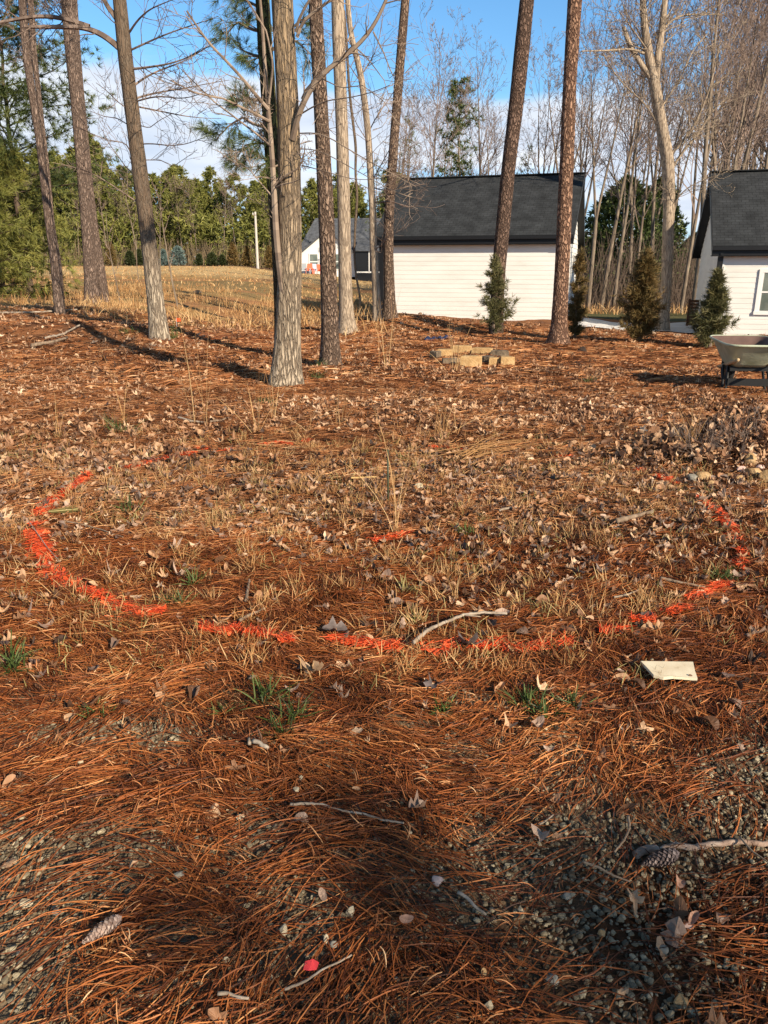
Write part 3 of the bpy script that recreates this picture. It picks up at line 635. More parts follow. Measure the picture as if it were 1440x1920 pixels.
m_bgtwig = mat('brown_twig', [(.1, (.13, .09, .072)), (.9, (.29, .21, .165))], scale=1, attr=.8, rough=.9)
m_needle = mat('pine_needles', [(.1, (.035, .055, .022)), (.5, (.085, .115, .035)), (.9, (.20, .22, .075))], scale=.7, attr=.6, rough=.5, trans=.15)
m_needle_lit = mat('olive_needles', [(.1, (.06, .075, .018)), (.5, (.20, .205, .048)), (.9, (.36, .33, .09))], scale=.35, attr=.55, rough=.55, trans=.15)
m_cedar = mat('evergreen_spray', [(.1, (.045, .052, .018)), (.5, (.12, .115, .045)), (.9, (.27, .22, .10))], scale=2.5, attr=.55, rough=.6, trans=.1)
m_cedar_brown = mat('browned_spray', [(.1, (.05, .042, .014)), (.45, (.14, .10, .034)), (.9, (.34, .20, .075))], scale=2.5, attr=.5, rough=.6, trans=.1)
m_holly = mat('dark_evergreen_leaf', [(.1, (.018, .027, .010)), (.9, (.075, .088, .032))], scale=2, attr=.6, rough=.45)
m_spruce = mat('blue_spruce_needles', [(.1, (.07, .11, .10)), (.9, (.20, .27, .25))], scale=2, attr=.6, rough=.6)

def resample(P, r, step):
    P = np.asarray(P, float); r = np.asarray(r, float); d = np.r_[0, np.cumsum(np.linalg.norm(np.diff(P, axis=0), axis=1))]
    n = max(3, int(d[-1] / step)); t = np.linspace(0, d[-1], n)
    # smooth interpolation (Catmull-like through a light blur)
    Q = np.stack([np.interp(t, d, P[:, i]) for i in range(3)], 1); k = max(1, int(.4 / step))
    if n > 4 * k:
        Qp = np.pad(Q, ((k, k), (0, 0)), 'reflect', reflect_type='odd'); Q = np.stack([np.convolve(Qp[:, i], np.ones(2 * k + 1) / (2 * k + 1), 'valid') for i in range(3)], 1)
    return Q, np.interp(t, d, r)
def trunk_mesh(P, r, m, parent, n=36, rough=.05, flare=0., name='trunk', step=.06, seed=0, lob=5):
    Q, rr = resample(P, r, step); k = len(Q); a = np.arange(n) * 2 * math.pi / n
    z = Q[:, 2] - Q[0, 2]
    AA, ZZ = np.meshgrid(a, z)
    s = rr[:, None] * (1 + rough * (fbm(np.cos(AA) * 4 + seed, ZZ * 1.5 + np.sin(AA) * 4, 1.0, seed % 40, 4) - .5) * 2 + .4 * rough * (fbm(np.cos(AA) * 14, ZZ * 7 + np.sin(AA) * 14, 1, seed % 30, 3) - .5))
    fl = flare * np.exp(-ZZ / .22) * (1 + .45 * np.cos(lob * AA + seed)) + flare * .5 * np.exp(-ZZ / .6)
    s = s + rr[:, None] * fl
    V = Q[:, None] + np.stack([np.cos(AA) * s, np.sin(AA) * s, AA * 0], 2)
    q = [(i * n + j, i * n + (j + 1) % n, (i + 1) * n + (j + 1) % n, (i + 1) * n + j) for i in range(k - 1) for j in range(n)]
    mb = MB(); mb.add(V.reshape(-1, 3), Q=q); o = mb.build(name, m, parent, smooth=True); return o
def grow(S, p, d, L, r, lev, rs, cfg):
    """recursive limb; S collects (p0,p1,r0,r1,level)"""
    n = max(3, int(L / cfg['step'][min(lev, len(cfg['step']) - 1)])); st = L / n; r_end = max(cfg['rmin'], r * cfg.get('taper', .25)); q = np.array(p, float); d = np.array(d, float); d /= np.linalg.norm(d)
    nk = cfg['kids'][lev] if lev < len(cfg['kids']) else 0
    first = cfg.get('first', .25) if lev == 0 else .15
    at_k = sorted(rs.uniform(first, 1., nk)); ki = 0
    for i in range(n):
        t0, t1 = i / n, (i + 1) / n; r0 = r + (r_end - r) * t0; r1 = r + (r_end - r) * t1
        d = d + rs.randn(3) * (cfg['wig'] if lev else cfg.get('wig0', cfg['wig'])) + np.array([0, 0, cfg['up'] * (1 if lev else cfg.get('up0', 1))]); d /= np.linalg.norm(d)
        q2 = q + d * st; S.append((q, q2, r0, r1, lev))
        while ki < nk and at_k[ki] <= t1 + 1e-6:
            ki += 1; ax = rs.randn(3); ax -= ax @ d * d; ax /= np.linalg.norm(ax) + 1e-9; an = R(rs.uniform(*cfg['ang']))
            nd = d * math.cos(an) + ax * math.sin(an); nd[2] += cfg.get('lift', 0)
            Lk = L * rs.uniform(*cfg['len']) * (1.15 - .55 * t1)
            grow(S, q2, nd, max(Lk, .12), max(cfg['rmin'], r1 * cfg.get('rk', .6)), lev + 1, rs, cfg)
        q = q2
def seg_mb(S, lo=0, hi=99, n=3, org=None):
    A_ = [s for s in S if lo <= s[4] <= hi]; mb = MB()
    if A_: mb.prisms(np.array([s[0] for s in A_]), np.array([s[1] for s in A_]), np.array([s[2] for s in A_]), np.array([s[3] for s in A_]), n)
    return mb
TW = dict(step=(.18, .12, .09, .07), kids=(7, 5, 4, 2), wig=.13, up=.03, ang=(28, 62), len=(.32, .6), rmin=.0028, taper=.3, rk=.62, lift=.05)

def tufts(mb, C, D, n, L, wd, spread=.9, nseg=1, rnd=None):
    """needle bursts at points C, pointing along D"""
    k = len(C); P = np.repeat(C, n, 0); B = np.repeat(D, n, 0) + RS.randn(k * n, 3) * spread; B /= np.linalg.norm(B, axis=1)[:, None]
    Ln = L * (.6 + .6 * RS.rand(k * n)); bend = np.zeros((k * n, 3)); bend[:, 2] = -.18 * Ln
    rr = np.clip(np.repeat(RS.rand(k) if rnd is None else rnd, n) * .7 + .3 * RS.rand(k * n), 0, 1)
    mb.ribbons(P, B, Ln, np.full(k * n, wd), bend, nseg, rnd=rr, roll=(RS.rand(k * n) - .5) * 3.1)

# ------------------------------------------------------------------ near trees, from photo rows: (x centre, y, width)
def near_tree(name, label, rows, m, group=None, flare=.25, top=14., rough=.05, seed=1, lean_d=0., lob=5, depth=None, cat='tree', n=36):
    bx, by, bw = rows[0]; g = gp(bx, by) if depth is None else at(bx, by, depth); Y = g[1] + .0
    P, r = [], []
    for i, (px, py, w) in enumerate(rows):
        p = at(px, py, Y); zz = p[2]; P.append(p); r.append(w / 2 * mpp(Y, zz))
    P[0][2] = h(P[0][0], P[0][1]) - .12 if depth is None else min(P[0][2], h(P[0][0], Y)) - .12
    d = (P[-1] - P[-2]); d /= d[2]
    if top > P[-1][2]: ext = P[-1] + d * (top - P[-1][2]); P.append(ext); r.append(r[-1] * .55)
    root = empty(name, (P[0][0], P[0][1], P[0][2] + .12), label, cat, group)
    o = trunk_mesh(np.array(P), r, m, None, rough=rough, flare=flare, seed=seed, lob=lob, n=n)
    org = np.array(root.location); o.data.transform(__import__('mathutils').Matrix.Translation([-float(q) for q in org])); o.parent = root
    return root, Y, np.array(P), np.array(r)
def put(mb, name, m, root, smooth=False):
    org = np.array(root.location); o = mb.build(name, m, root, smooth=smooth); o.data.transform(__import__('mathutils').Matrix.Translation([-float(q) for q in org])); return o
def limb(S, pix, Y, r0, r1, lev, rs, cfg, kids, klen, dy=0., side=None, kang=(30, 65)):
    """a limb drawn through photo pixels at depth Y (+dy at its end), with twigs of its own"""
    P = np.array([at(px, py, Y + dy * i / (len(pix) - 1)) for i, (px, py) in enumerate(pix)])
    Q, rr = resample(P, np.linspace(r0, r1, len(P)), .09)
    for i in range(len(Q) - 1): S.append((Q[i], Q[i + 1], rr[i], rr[i + 1], lev))
    for _ in range(kids):
        i = rs.randint(int(len(Q) * .12), len(Q) - 1); d = Q[i + 1] - Q[i]; d /= np.linalg.norm(d); ax = rs.randn(3) * np.array([1, .8, 1]); ax -= ax @ d * d; ax /= np.linalg.norm(ax)
        an = R(rs.uniform(*kang)); nd = d * math.cos(an) + ax * math.sin(an)
        grow(S, Q[i], nd, klen * rs.uniform(.5, 1.2) * (1.15 - .6 * i / len(Q)), max(.003, min(rr[i] * .45, .02 if klen > 1.2 else .012)), lev + 1, rs, cfg)
    return Q, rr
C2 = dict(TW, kids=(0, 6, 4, 2), rmin=.0032)
C3 = dict(TW, kids=(0, 5, 3, 0), rmin=.0030)

G1 = 'trunks standing across the clearing'
near_tree('pine_tree', 'slender pine at the far left, single bare trunk leaning to the left', [(113, 590, 18), (107, 545, 15.5), (101, 480, 15), (90, 400, 15), (82, 330, 14.5), (74, 260, 14), (64, 200, 14), (53, 130, 14), (46, 60, 15), (42, 0, 15)], b_pine_grey, G1, seed=3, flare=.3)
near_tree('pine_tree', 'thin second stem tucked behind the slender left pine', [(117, 582, 8), (113, 500, 7), (99, 420, 6), (90, 320, 7), (80, 240, 8), (72, 170, 9), (63, 100, 11), (60, 50, 11), (57, 0, 11)], b_pine_grey, G1, seed=4, flare=.1, top=12)
near_tree('pine_tree', 'front trunk of the grey pine pair left of the dark bent tree', [(172, 572, 27), (170, 520, 23), (163, 420, 22), (156, 330, 22), (149, 250, 22), (143, 180, 23), (134, 90, 24), (127, 0, 26)], b_pine_grey, G1, seed=5, flare=.28)
near_tree('pine_tree', 'rear trunk of the grey pine pair, leaning out to the right at its foot', [(196, 566, 19), (189, 510, 17), (178, 440, 15), (168, 350, 13), (160, 260, 12), (151, 170, 12), (144, 80, 12), (138, 0, 13)], b_pine_grey, G1, seed=6, flare=.15)

root3, Y3, P3, R3 = near_tree('bare_tree', 'dark trunk with a pale foot, bending left and reaching bare limbs over the field', [(300, 635, 33), (296, 600, 32), (291, 560, 30), (284, 500, 29), (276, 430, 28), (270, 380, 28), (262, 320, 28), (254, 260, 27), (247, 200, 27), (240, 150, 26), (234, 100, 26), (229, 50, 25), (224, 0, 24)], b_dark, G1, seed=7, flare=.22, rough=.08)
rs = np.random.RandomState(31); S = []
limb(S, [(226, 92), (210, 78), (188, 58), (165, 48), (135, 50), (100, 52), (72, 48), (50, 50)], Y3, .065, .03, 0, rs, C2, 7, .9)
limb(S, [(168, 50), (140, 38), (100, 30), (60, 28), (20, 40), (-30, 45)], Y3, .05, .028, 0, rs, C2, 7, .9)
limb(S, [(230, 55), (215, 30), (200, 10), (185, -20)], Y3, .055, .04, 0, rs, C2, 2, .7)
for pix, r0, k, dy in (
    ([(243, 60), (265, 25), (300, 8), (350, -10)], .022, 9, -1), ([(243, 95), (280, 78), (320, 60), (370, 45), (410, 30)], .022, 12, -.6),
    ([(247, 130), (290, 125), (330, 118), (370, 100), (420, 70)], .026, 14, -.8), ([(252, 160), (275, 138), (310, 130), (350, 112), (385, 95), (410, 60)], .022, 12, .8),
    ([(254, 185), (290, 172), (330, 170), (370, 160), (430, 150)], .022, 14, .6), ([(256, 190), (300, 178), (345, 188), (390, 170)], .018, 9, -1.2),
    ([(257, 200), (285, 205), (330, 215), (370, 222), (415, 222)], .018, 10, .9), ([(262, 235), (280, 240), (300, 225), (325, 212)], .010, 8, -.5),
    ([(268, 270), (300, 268), (330, 278), (370, 262), (400, 252)], .013, 11, -.8), ([(273, 300), (300, 300), (325, 312), (360, 288)], .010, 7, .3),
    ([(247, 210), (220, 190), (200, 170), (180, 155)], .012, 9, -.5), ([(250, 240), (220, 222), (195, 218), (168, 208)], .012, 9, .8),
    ([(254, 300), (235, 268), (200, 262), (170, 250), (150, 240)], .014, 10, -.6), ([(258, 335), (235, 312), (205, 270), (190, 240)], .012, 9, .5),
    ([(257, 378), (225, 360), (190, 330), (150, 315), (100, 305)], .016, 9, -.4), ([(262, 362), (242, 350), (222, 322), (180, 310)], .010, 6, .6)):
    limb(S, pix, Y3, r0, .005, 1, rs, C3, k, .75, dy)
put(seg_mb(S, n=5), 'branches', m_twig, root3)
print('T3', Y3, len(S))

root5, Y5, P5, R5 = near_tree('pine_tree', 'greenish pine stem close behind the left edge of the big pale trunk', [(531, 655, 32), (529, 560, 30), (523, 450, 28), (517, 380, 28), (511, 300, 28), (506, 220, 28), (500, 130, 28), (495, 60, 27), (492, 0, 26)], bark('mossy_pine_bark', (.15, .115, .065), (.04, .03, .018), .2, vs=4, hs=13, depth=.04, tint=(.75, .95, .6), tz=(2.2, 3.5)), G1, seed=8, depth=14.5)
root4, Y4, P4, R4 = near_tree('bare_tree', 'big pale furrowed hardwood trunk, the nearest of all the trees', [(535, 724, 60), (537, 700, 53), (539, 650, 48), (541, 600, 46), (543, 520, 44), (544, 440, 43), (543, 360, 42), (543, 300, 42), (541, 230, 42), (538, 160, 41), (534, 100, 41), (531, 40, 40), (529, 0, 40)], b_oak, G1, seed=9, flare=.34, rough=.045, n=56, lob=4)
rs = np.random.RandomState(44); S = []
# the side stem on its left with its own limbs
limb(S, [(540, 610), (530, 545), (519, 460), (516, 400), (514, 350), (511, 300), (507, 245), (503, 200), (498, 160), (496, 100), (492, 40), (486, -20)], Y4 - .10, .05, .016, 0, rs, C2, 6, .6)
for pix, r0, r1, k, dy in (
    ([(503, 205), (480, 178), (450, 142), (425, 115), (400, 90), (380, 65), (350, 20)], .022, .010, 15, -.5),
    ([(506, 228), (480, 214), (450, 200), (420, 185), (390, 180), (360, 172), (320, 150)], .018, .006, 15, -.9),
    ([(509, 275), (480, 250), (460, 235), (430, 212), (400, 190), (370, 160), (340, 130)], .016, .006, 15, .2),
    ([(504, 195), (508, 160), (512, 120), (500, 60), (470, 10), (450, -20)], .016, .008, 6, -.3),
    ([(512, 350), (535, 330), (560, 315), (570, 295), (572, 270)], .016, .006, 6, -.3),
    ([(517, 352), (530, 345), (548, 343), (562, 336)], .012, .005, 3, -.3),
    ([(516, 338), (495, 330), (470, 335), (440, 340)], .006, .003, 5, -.4),
    ([(548, 262), (557, 222), (566, 190), (575, 160), (600, 140), (640, 110), (670, 90), (700, 62), (718, 30), (728, -10)], .040, .018, 14, -.5),
    ([(566, 185), (575, 165), (590, 150), (600, 110), (606, 80)], .014, .006, 7, -.3), ([(562, 215), (580, 198), (610, 190), (650, 178), (690, 185), (730, 160)], .010, .004, 12, -1),
    ([(563, 250), (590, 240), (620, 258), (650, 280), (690, 300), (740, 330), (780, 350)], .009, .004, 12, -1.2), ([(566, 310), (600, 318), (640, 330), (690, 345), (730, 330)], .007, .003, 9, -1),
    ([(555, 60), (562, 30), (575, 10), (590, -20)], .02, .012, 3, -.2), ([(557, 70), (566, 42), (590, 22), (620, 0), (660, -20)], .022, .012, 8, -.2),
    ([(600, 146), (640, 165), (680, 160), (720, 190), (750, 240)], .008, .003, 12, -.8), ([(560, 280), (600, 275), (640, 310), (680, 320), (720, 355), (770, 370)], .007, .003, 10, -1.5),
    ([(700, 60), (720, 100), (735, 140), (760, 150)], .010, .004, 10, -.4), ([(670, 92), (690, 110), (720, 150), (735, 200)], .008, .003, 10, -.7)):
    limb(S, pix, Y4 - .12, r0, r1, 1, rs, C3, int(k * .7), .5, dy)
put(seg_mb(S, n=6), 'branches', mat('tan_twig', [(.2, (.16, .115, .085)), (.8, (.33, .25, .185))], scale=3, attr=.6, rough=.9), root4)
print('T4', Y4, len(S))

near_tree('pine_tree', 'dark plated pine just right of the big pale trunk', [(620, 687, 38), (619, 650, 33), (618, 600, 31), (616, 520, 30), (613, 440, 30), (610, 370, 29), (606, 290, 28), (602, 210, 27), (598, 130, 27), (594, 60, 26), (591, 0, 26)], b_pine, G1, seed=10, flare=.3)
near_tree('bare_tree', 'smooth tan hardwood with a flared foot, right of the dark plated pine', [(652, 625, 34), (650, 600, 28), (648, 560, 25), (646, 480, 24), (645, 400, 24), (643, 320, 24), (641, 240, 23), (638, 160, 23), (635, 80, 24), (633, 0, 24)], b_smooth, G1, seed=11, flare=.35, rough=.03, lob=3)
root8, Y8, P8, R8 = near_tree('bare_tree', 'thin crooked hardwood left of the garage corner', [(708, 603, 17), (706, 560, 15), (704, 520, 14), (700, 470, 14), (699, 400, 13), (695, 330, 13), (691, 260, 12), (685, 200, 12), (677, 140, 12), (664, 90, 11), (655, 50, 10), (652, 0, 10)], b_smooth, G1, seed=12, flare=.2)
rs = np.random.RandomState(52); S = []
for pix in ([(677, 140), (700, 110), (715, 60), (720, 10)], [(690, 250), (710, 210), (735, 180), (760, 130)], [(697, 340), (720, 300), (740, 260), (770, 250)], [(700, 470), (715, 460), (730, 440), (745, 400)],
            [(680, 160), (660, 130), (640, 100), (625, 60)], [(692, 270), (670, 235), (655, 200)], [(664, 90), (640, 60), (620, 20)], [(696, 350), (715, 362), (760, 350), (800, 345)], [(698, 380), (735, 378), (770, 390), (790, 380)]):
    limb(S, pix, Y8, .018, .005, 1, rs, C3, 12, 1.1, rs.uniform(-1, 1))
put(seg_mb(S, n=4), 'branches', m_bgtwig, root8)
r_, y_, P_, R_ = near_tree('vine', 'thin dark vine hanging between the tan hardwood and the crooked one', [(674, 590, 4), (676, 560, 4), (668, 520, 4), (664, 480, 4), (666, 420, 4.5), (670, 370, 5), (666, 320, 4.5), (668, 280, 5), (662, 230, 5), (657, 190, 5), (653, 140, 5), (650, 80, 5), (645, 20, 5)], b_dark, None, seed=13, flare=0, top=9, cat='vine')
near_tree('pine_tree', 'dark pine standing at the left end of the garage', [(731, 597, 26), (730, 560, 21), (728, 480, 19), (729, 400, 18), (735, 320, 18), (739, 260, 17), (745, 190, 17), (750, 120, 17), (755, 60, 17), (760, 0, 16)], b_pine, G1, seed=14, flare=.35)
near_tree('pine_tree', 'dark pine leaning right in front of the middle of the garage', [(930, 628, 26), (932, 570, 25), (935, 510, 25), (941, 440, 26), (948, 370, 26), (955, 300, 26), (964, 230, 27), (972, 160, 28), (980, 80, 28), (988, 0, 27)], b_pine_dark, G1, seed=15, flare=.1)
near_tree('pine_tree', 'reddish plated pine in front of the right end of the garage', [(1047, 645, 36), (1048, 610, 28), (1051, 550, 27), (1055, 480, 27), (1058, 400, 27), (1062, 320, 26), (1065, 240, 26), (1068, 160, 25), (1073, 80, 26), (1078, 0, 27)], b_pine_red, G1, seed=16, flare=.38, rough=.07)
root12, Y12, P12, R12 = near_tree('bare_tree', 'tall hardwood that forks high up, between garage and house', [(1243, 620, 24), (1246, 590, 19), (1249, 540, 19), (1252, 470, 21), (1254, 400, 21), (1254, 330, 23), (1251, 290, 24), (1243, 250, 22), (1234, 200, 21), (1226, 150, 21)], b_smooth, G1, seed=17, flare=.2, top=0, rough=.06)
rs = np.random.RandomState(61); S = []; u12 = mpp(Y12, 5)
CT = dict(TW, kids=(0, 6, 5, 3), rmin=.0045)
for pix, w0, w1, k in (([(1226, 150), (1218, 110), (1209, 60), (1205, 0), (1203, -80)], 19, 9, 16), ([(1228, 160), (1232, 120), (1240, 60), (1247, 0), (1250, -60)], 15, 9, 16),
                       ([(1226, 155), (1205, 125), (1185, 95), (1171, 60), (1169, 50)], 11, 7, 2), ([(1207, 100), (1185, 91), (1140, 95), (1090, 96)], 5, 2, 5), ([(1240, 60), (1262, 32), (1300, 26), (1350, 28)], 5, 2, 9),
                       ([(1252, 330), (1275, 290), (1310, 250), (1340, 200), (1370, 180)], 6, 2, 14), ([(1250, 300), (1300, 240), (1330, 170), (1350, 80)], 6, 2, 14), ([(1240, 250), (1215, 200), (1160, 150), (1130, 100)], 4, 1.5, 12),
                       ([(1256, 400), (1275, 360), (1310, 340), (1340, 330)], 3, 1, 10), ([(1234, 210), (1275, 150), (1300, 90), (1330, 60)], 4, 1.5, 12), ([(1218, 100), (1190, 60), (1160, 20)], 3, 1.5, 9)):
    limb(S, pix, Y12, w0 / 2 * u12, w1 / 2 * u12, 1, rs, CT, k, 1.7, rs.uniform(-1.5, 1.5) if w0 < 10 else 0)
put(seg_mb(S, n=7), 'branches', b_smooth, root12, smooth=True)
print('T12', Y12, len(S))
# the mossy pine's hanging boughs, left of the big trunk
rs = np.random.RandomState(71); S = []; tips = []
for pix, r0, k in (([(504, 200), (480, 185), (455, 190), (430, 180)], .03, 9), ([(508, 240), (480, 235), (455, 220), (430, 235), (405, 262)], .03, 16), ([(510, 270), (485, 268), (460, 272), (440, 300)], .025, 14),
                   ([(497, 60), (470, 55), (445, 40), (425, 65)], .03, 10), ([(500, 110), (480, 105), (455, 95), (440, 80)], .03, 11), ([(497, 20), (470, 5), (440, -10)], .03, 6), ([(512, 300), (490, 310), (475, 330)], .02, 8), ([(516, 60), (560, 80), (590, 110)], .025, 8), ([(505, 100), (560, 40), (600, 20)], .025, 5)):
    Q, rr = limb(S, pix, Y5, r0, .008, 1, rs, dict(C3, kids=(0, 0, 2, 0)), k, .42, rs.uniform(-.6, .6))
E = np.array([s[1] for s in S if s[4] >= 2]); D = np.array([s[1] - s[0] for s in S if s[4] >= 2]); D /= np.linalg.norm(D, axis=1)[:, None]
k = rs.rand(len(E)) < .52; mbt = MB(); tufts(mbt, E[k], D[k], 26, .19, .0045, .55, 2)
put(seg_mb(S, n=4), 'branches', m_twig, root5); put(mbt, 'needles', m_needle, root5)
print('T5', Y5, k.sum())

# ------------------------------------------------------------------ background trees
TMP = []
def bare_template(seed, Ht=19., r=.2, fork=False, kids=(17, 7, 4, 2), first=.4):
    rs = np.random.RandomState(seed); S = []
    cfg = dict(step=(.9, .55, .4, .35), kids=kids, wig=.05 if not fork else .07, wig0=.016, up=.045, up0=.6, ang=(24, 62), len=(.24, .46), rmin=.010, taper=.12, rk=.5, lift=.12, first=first)
    d0 = np.array([rs.randn() * .035, rs.randn() * .035, 1])
    if fork:
        hf = Ht * rs.uniform(.22, .4); grow(S, (0, 0, -.2), d0, hf, r, 0, rs, dict(cfg, kids=(0,), taper=.8))
        for i in range(rs.randint(2, 4)):
            a = rs.rand() * 6.28; grow(S, S[int(hf / .9) - 1][1] if len(S) >= int(hf / .9) else S[-1][1], (math.cos(a) * .18, math.sin(a) * .18, 1), Ht - hf, r * .62, 0, rs, dict(cfg, kids=(11, 7, 4, 2), first=.25))
    else: grow(S, (0, 0, -.2), d0, Ht, r, 0, rs, cfg)
    root = empty('bare_tree', (0, 0, 0)); TMP.append(root)
    big = [s for s in S if s[2] > .045]; small = [s for s in S if s[2] <= .045]
    mb = MB(); mb.prisms(np.array([s[0] for s in big]), np.array([s[1] for s in big]), np.array([s[2] for s in big]), np.array([s[3] for s in big]), 7); mb.build('trunk', m_bgtrunk, root, smooth=True)
    mb = MB(); mb.prisms(np.array([s[0] for s in small]), np.array([s[1] for s in small]), np.array([s[2] for s in small]), np.array([s[3] for s in small]), 3); mb.build('branches', m_bgtwig, root)
    return root, Ht
def pine_template(seed, Ht=16., r=.17, low=.2, spread=2.6, nb=46, per=7, nn=12, nl=.42, nw=.085, m=None, sparse=1., shape=.75, tm=None):
    rs = np.random.RandomState(seed); S = []; Cs = []; Ds = []
    tr = [np.array([0, 0, -.2])]; 
    for i in range(1, 17): tr.append(np.array([tr[-1][0] + rs.randn() * .05, tr[-1][1] + rs.randn() * .05, Ht * i / 16]))
    tr = np.array(tr); rad = np.linspace(r, .03, 17)
    for b in range(nb):
        t = low + (1 - low) * (b + rs.rand()) / nb; z = Ht * t; p = np.array([np.interp(z, tr[:, 2], tr[:, 0]), np.interp(z, tr[:, 2], tr[:, 1]), z])
        u = (t - low) / (1 - low); L = spread * (math.sin(math.pi * min(1, .22 + u * .78)) ** shape) * rs.uniform(.55, 1.15) * (1.05 - .35 * u) + .25
        a = rs.rand() * 6.28; d = np.array([math.cos(a), math.sin(a), rs.uniform(-.05, .45) + .4 * u]); d /= np.linalg.norm(d)
        q = p; n = 5
        for i in range(n):
            q2 = q + d * L / n; d = d + rs.randn(3) * .09 + np.array([0, 0, .03]); d /= np.linalg.norm(d); rr0 = .035 * (1 - i / n) + .012; S.append((q, q2, rr0, rr0 * .8, 1)); q = q2
            if i >= 1:
                for _ in range(max(1, int(per / 4 * sparse + rs.rand()))):
                    o = rs.randn(3) * (.16 + .10 * L) * np.array([1, 1, .5]); Cs.append(q2 + o); dd = d + rs.randn(3) * .5; Ds.append(dd / np.linalg.norm(dd))
    root = empty('pine_tree', (0, 0, 0)); TMP.append(root)
    mb = MB(); mb.tube(tr, rad, 8, rnd=.5); S_ = S; mb.prisms(np.array([s[0] for s in S_]), np.array([s[1] for s in S_]), np.array([s[2] for s in S_]), np.array([s[3] for s in S_]), 3); mb.build('trunk', tm or m_bgtrunk, root)
    mb = MB(); tufts(mb, np.array(Cs), np.array(Ds), nn, nl, nw, .85, 1, rnd=rs.rand(len(Cs)))
    mb.build('crown', m or m_needle_lit, root)
    return root, Ht
BT = [bare_template(101, 19, .19), bare_template(102, 20, .2, True), bare_template(103, 17, .14, False, (20, 6, 4, 2), .5), bare_template(104, 19, .19, True), bare_template(105, 21, .2, False, (14, 8, 4, 2), .55), bare_template(106, 14, .10, False, (16, 6, 4, 1), .3)]
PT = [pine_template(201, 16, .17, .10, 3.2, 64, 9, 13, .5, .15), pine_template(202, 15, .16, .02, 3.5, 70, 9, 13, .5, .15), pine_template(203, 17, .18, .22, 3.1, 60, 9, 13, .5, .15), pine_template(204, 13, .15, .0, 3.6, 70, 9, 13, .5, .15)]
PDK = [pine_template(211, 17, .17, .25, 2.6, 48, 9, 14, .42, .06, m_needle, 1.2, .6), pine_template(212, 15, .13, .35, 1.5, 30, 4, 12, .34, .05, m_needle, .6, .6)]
def place(T, x, y, Ht, label, group, cat='tree', rs=random):
    root, h0 = T; o = copy_tree(root); s = Ht / h0; o.location = (x, y, h(x, y)); k = s * rs.uniform(.9, 1.15)
    o.scale = (k, k, s); o.rotation_euler = (0, 0, rs.uniform(0, 6.28)); tag(o, label, cat, group); return o
rb = random.Random(5)
GW = 'bare trees of the woods behind the garage and the house'
def topz(py, Y): return float(at(720, py, Y)[2])
# trees that can be told apart
for px, Y, py, T, lab in (
    (752, 60, 215, BT[5], 'small spindly bare tree rising at the left end of the garage roof'),
    (806, 58, 125, BT[2], 'slim bare tree above the garage roof, left of the tall thin pine'),
    (835, 64, 190, BT[5], 'low twiggy bare tree close left of the thin pine behind the garage'),
    (910, 55, 120, BT[0], 'bare tree with a broken top above the middle of the garage roof'),
    (1012, 50, 120, BT[1], 'bare tree between the leaning dark pine and the reddish pine, behind the roof'),
    (1104, 45, 70, BT[3], 'bare tree with twin stems close beside the right gable of the garage'),
    (1128, 47, 60, BT[0], 'straight bare trunk second from the garage gable in the woods'),
    (1151, 46, 20, BT[2], 'slim leaning bare trunk in front of the dark evergreens'),
    (1186, 49, 110, BT[5], 'thin bare tree in front of the pale house in the woods'),
    (1216, 52, 30, BT[4], 'tall bare tree just left of the forked hardwood'),
    (1278, 44, 10, BT[5], 'small pale bare tree branching low right of the forked hardwood'),
    (1303, 41, -160, BT[4], 'thick sunlit bare trunk at the rear corner of the house'),
    (1345, 46, -90, BT[1], 'big forked bare tree rising over the left end of the house roof'),
    (1400, 50, -120, BT[3], 'big spreading bare tree above the house roof at the right')):
    p = at(px, 560, Y); place(T, p[0], Y, topz(py, Y) - h(p[0], Y), lab, GW)
for i in range(50):
    Y = rb.uniform(45, 80) if i < 26 else rb.uniform(80, 125); u = rb.random() ** .75; px = 960 + 560 * u
    if i % 6 == 0: px = 740 + 240 * rb.random()
    p = at(px, 560, Y); tp = rb.uniform(60, 170) if px > 1000 else rb.uniform(170, 240)
    if px > 1250: tp = rb.uniform(-40, 120)
    place(BT[rb.randrange(6)], p[0], Y, max(9, topz(tp, Y) - h(p[0], Y)), 'bare grey brown tree standing deep in the woods behind the garage and house', 'bare trees deep in the woods')
for px, Y, py, T, lab in ((857, 60, 152, PDK[0], 'tall thin dark pine rising behind the middle of the garage roof'), (768, 66, 225, PDK[1], 'small dark pine above the left end of the garage roof'),
                          (978, 64, 275, PDK[1], 'short dark pine just showing over the garage roof'), (706, 90, 300, PDK[1], 'dark pine behind the crooked hardwood')):
    p = at(px, 560, Y); place(T, p[0], Y, topz(py, Y) - h(p[0], Y), lab, 'dark pines behind the garage')
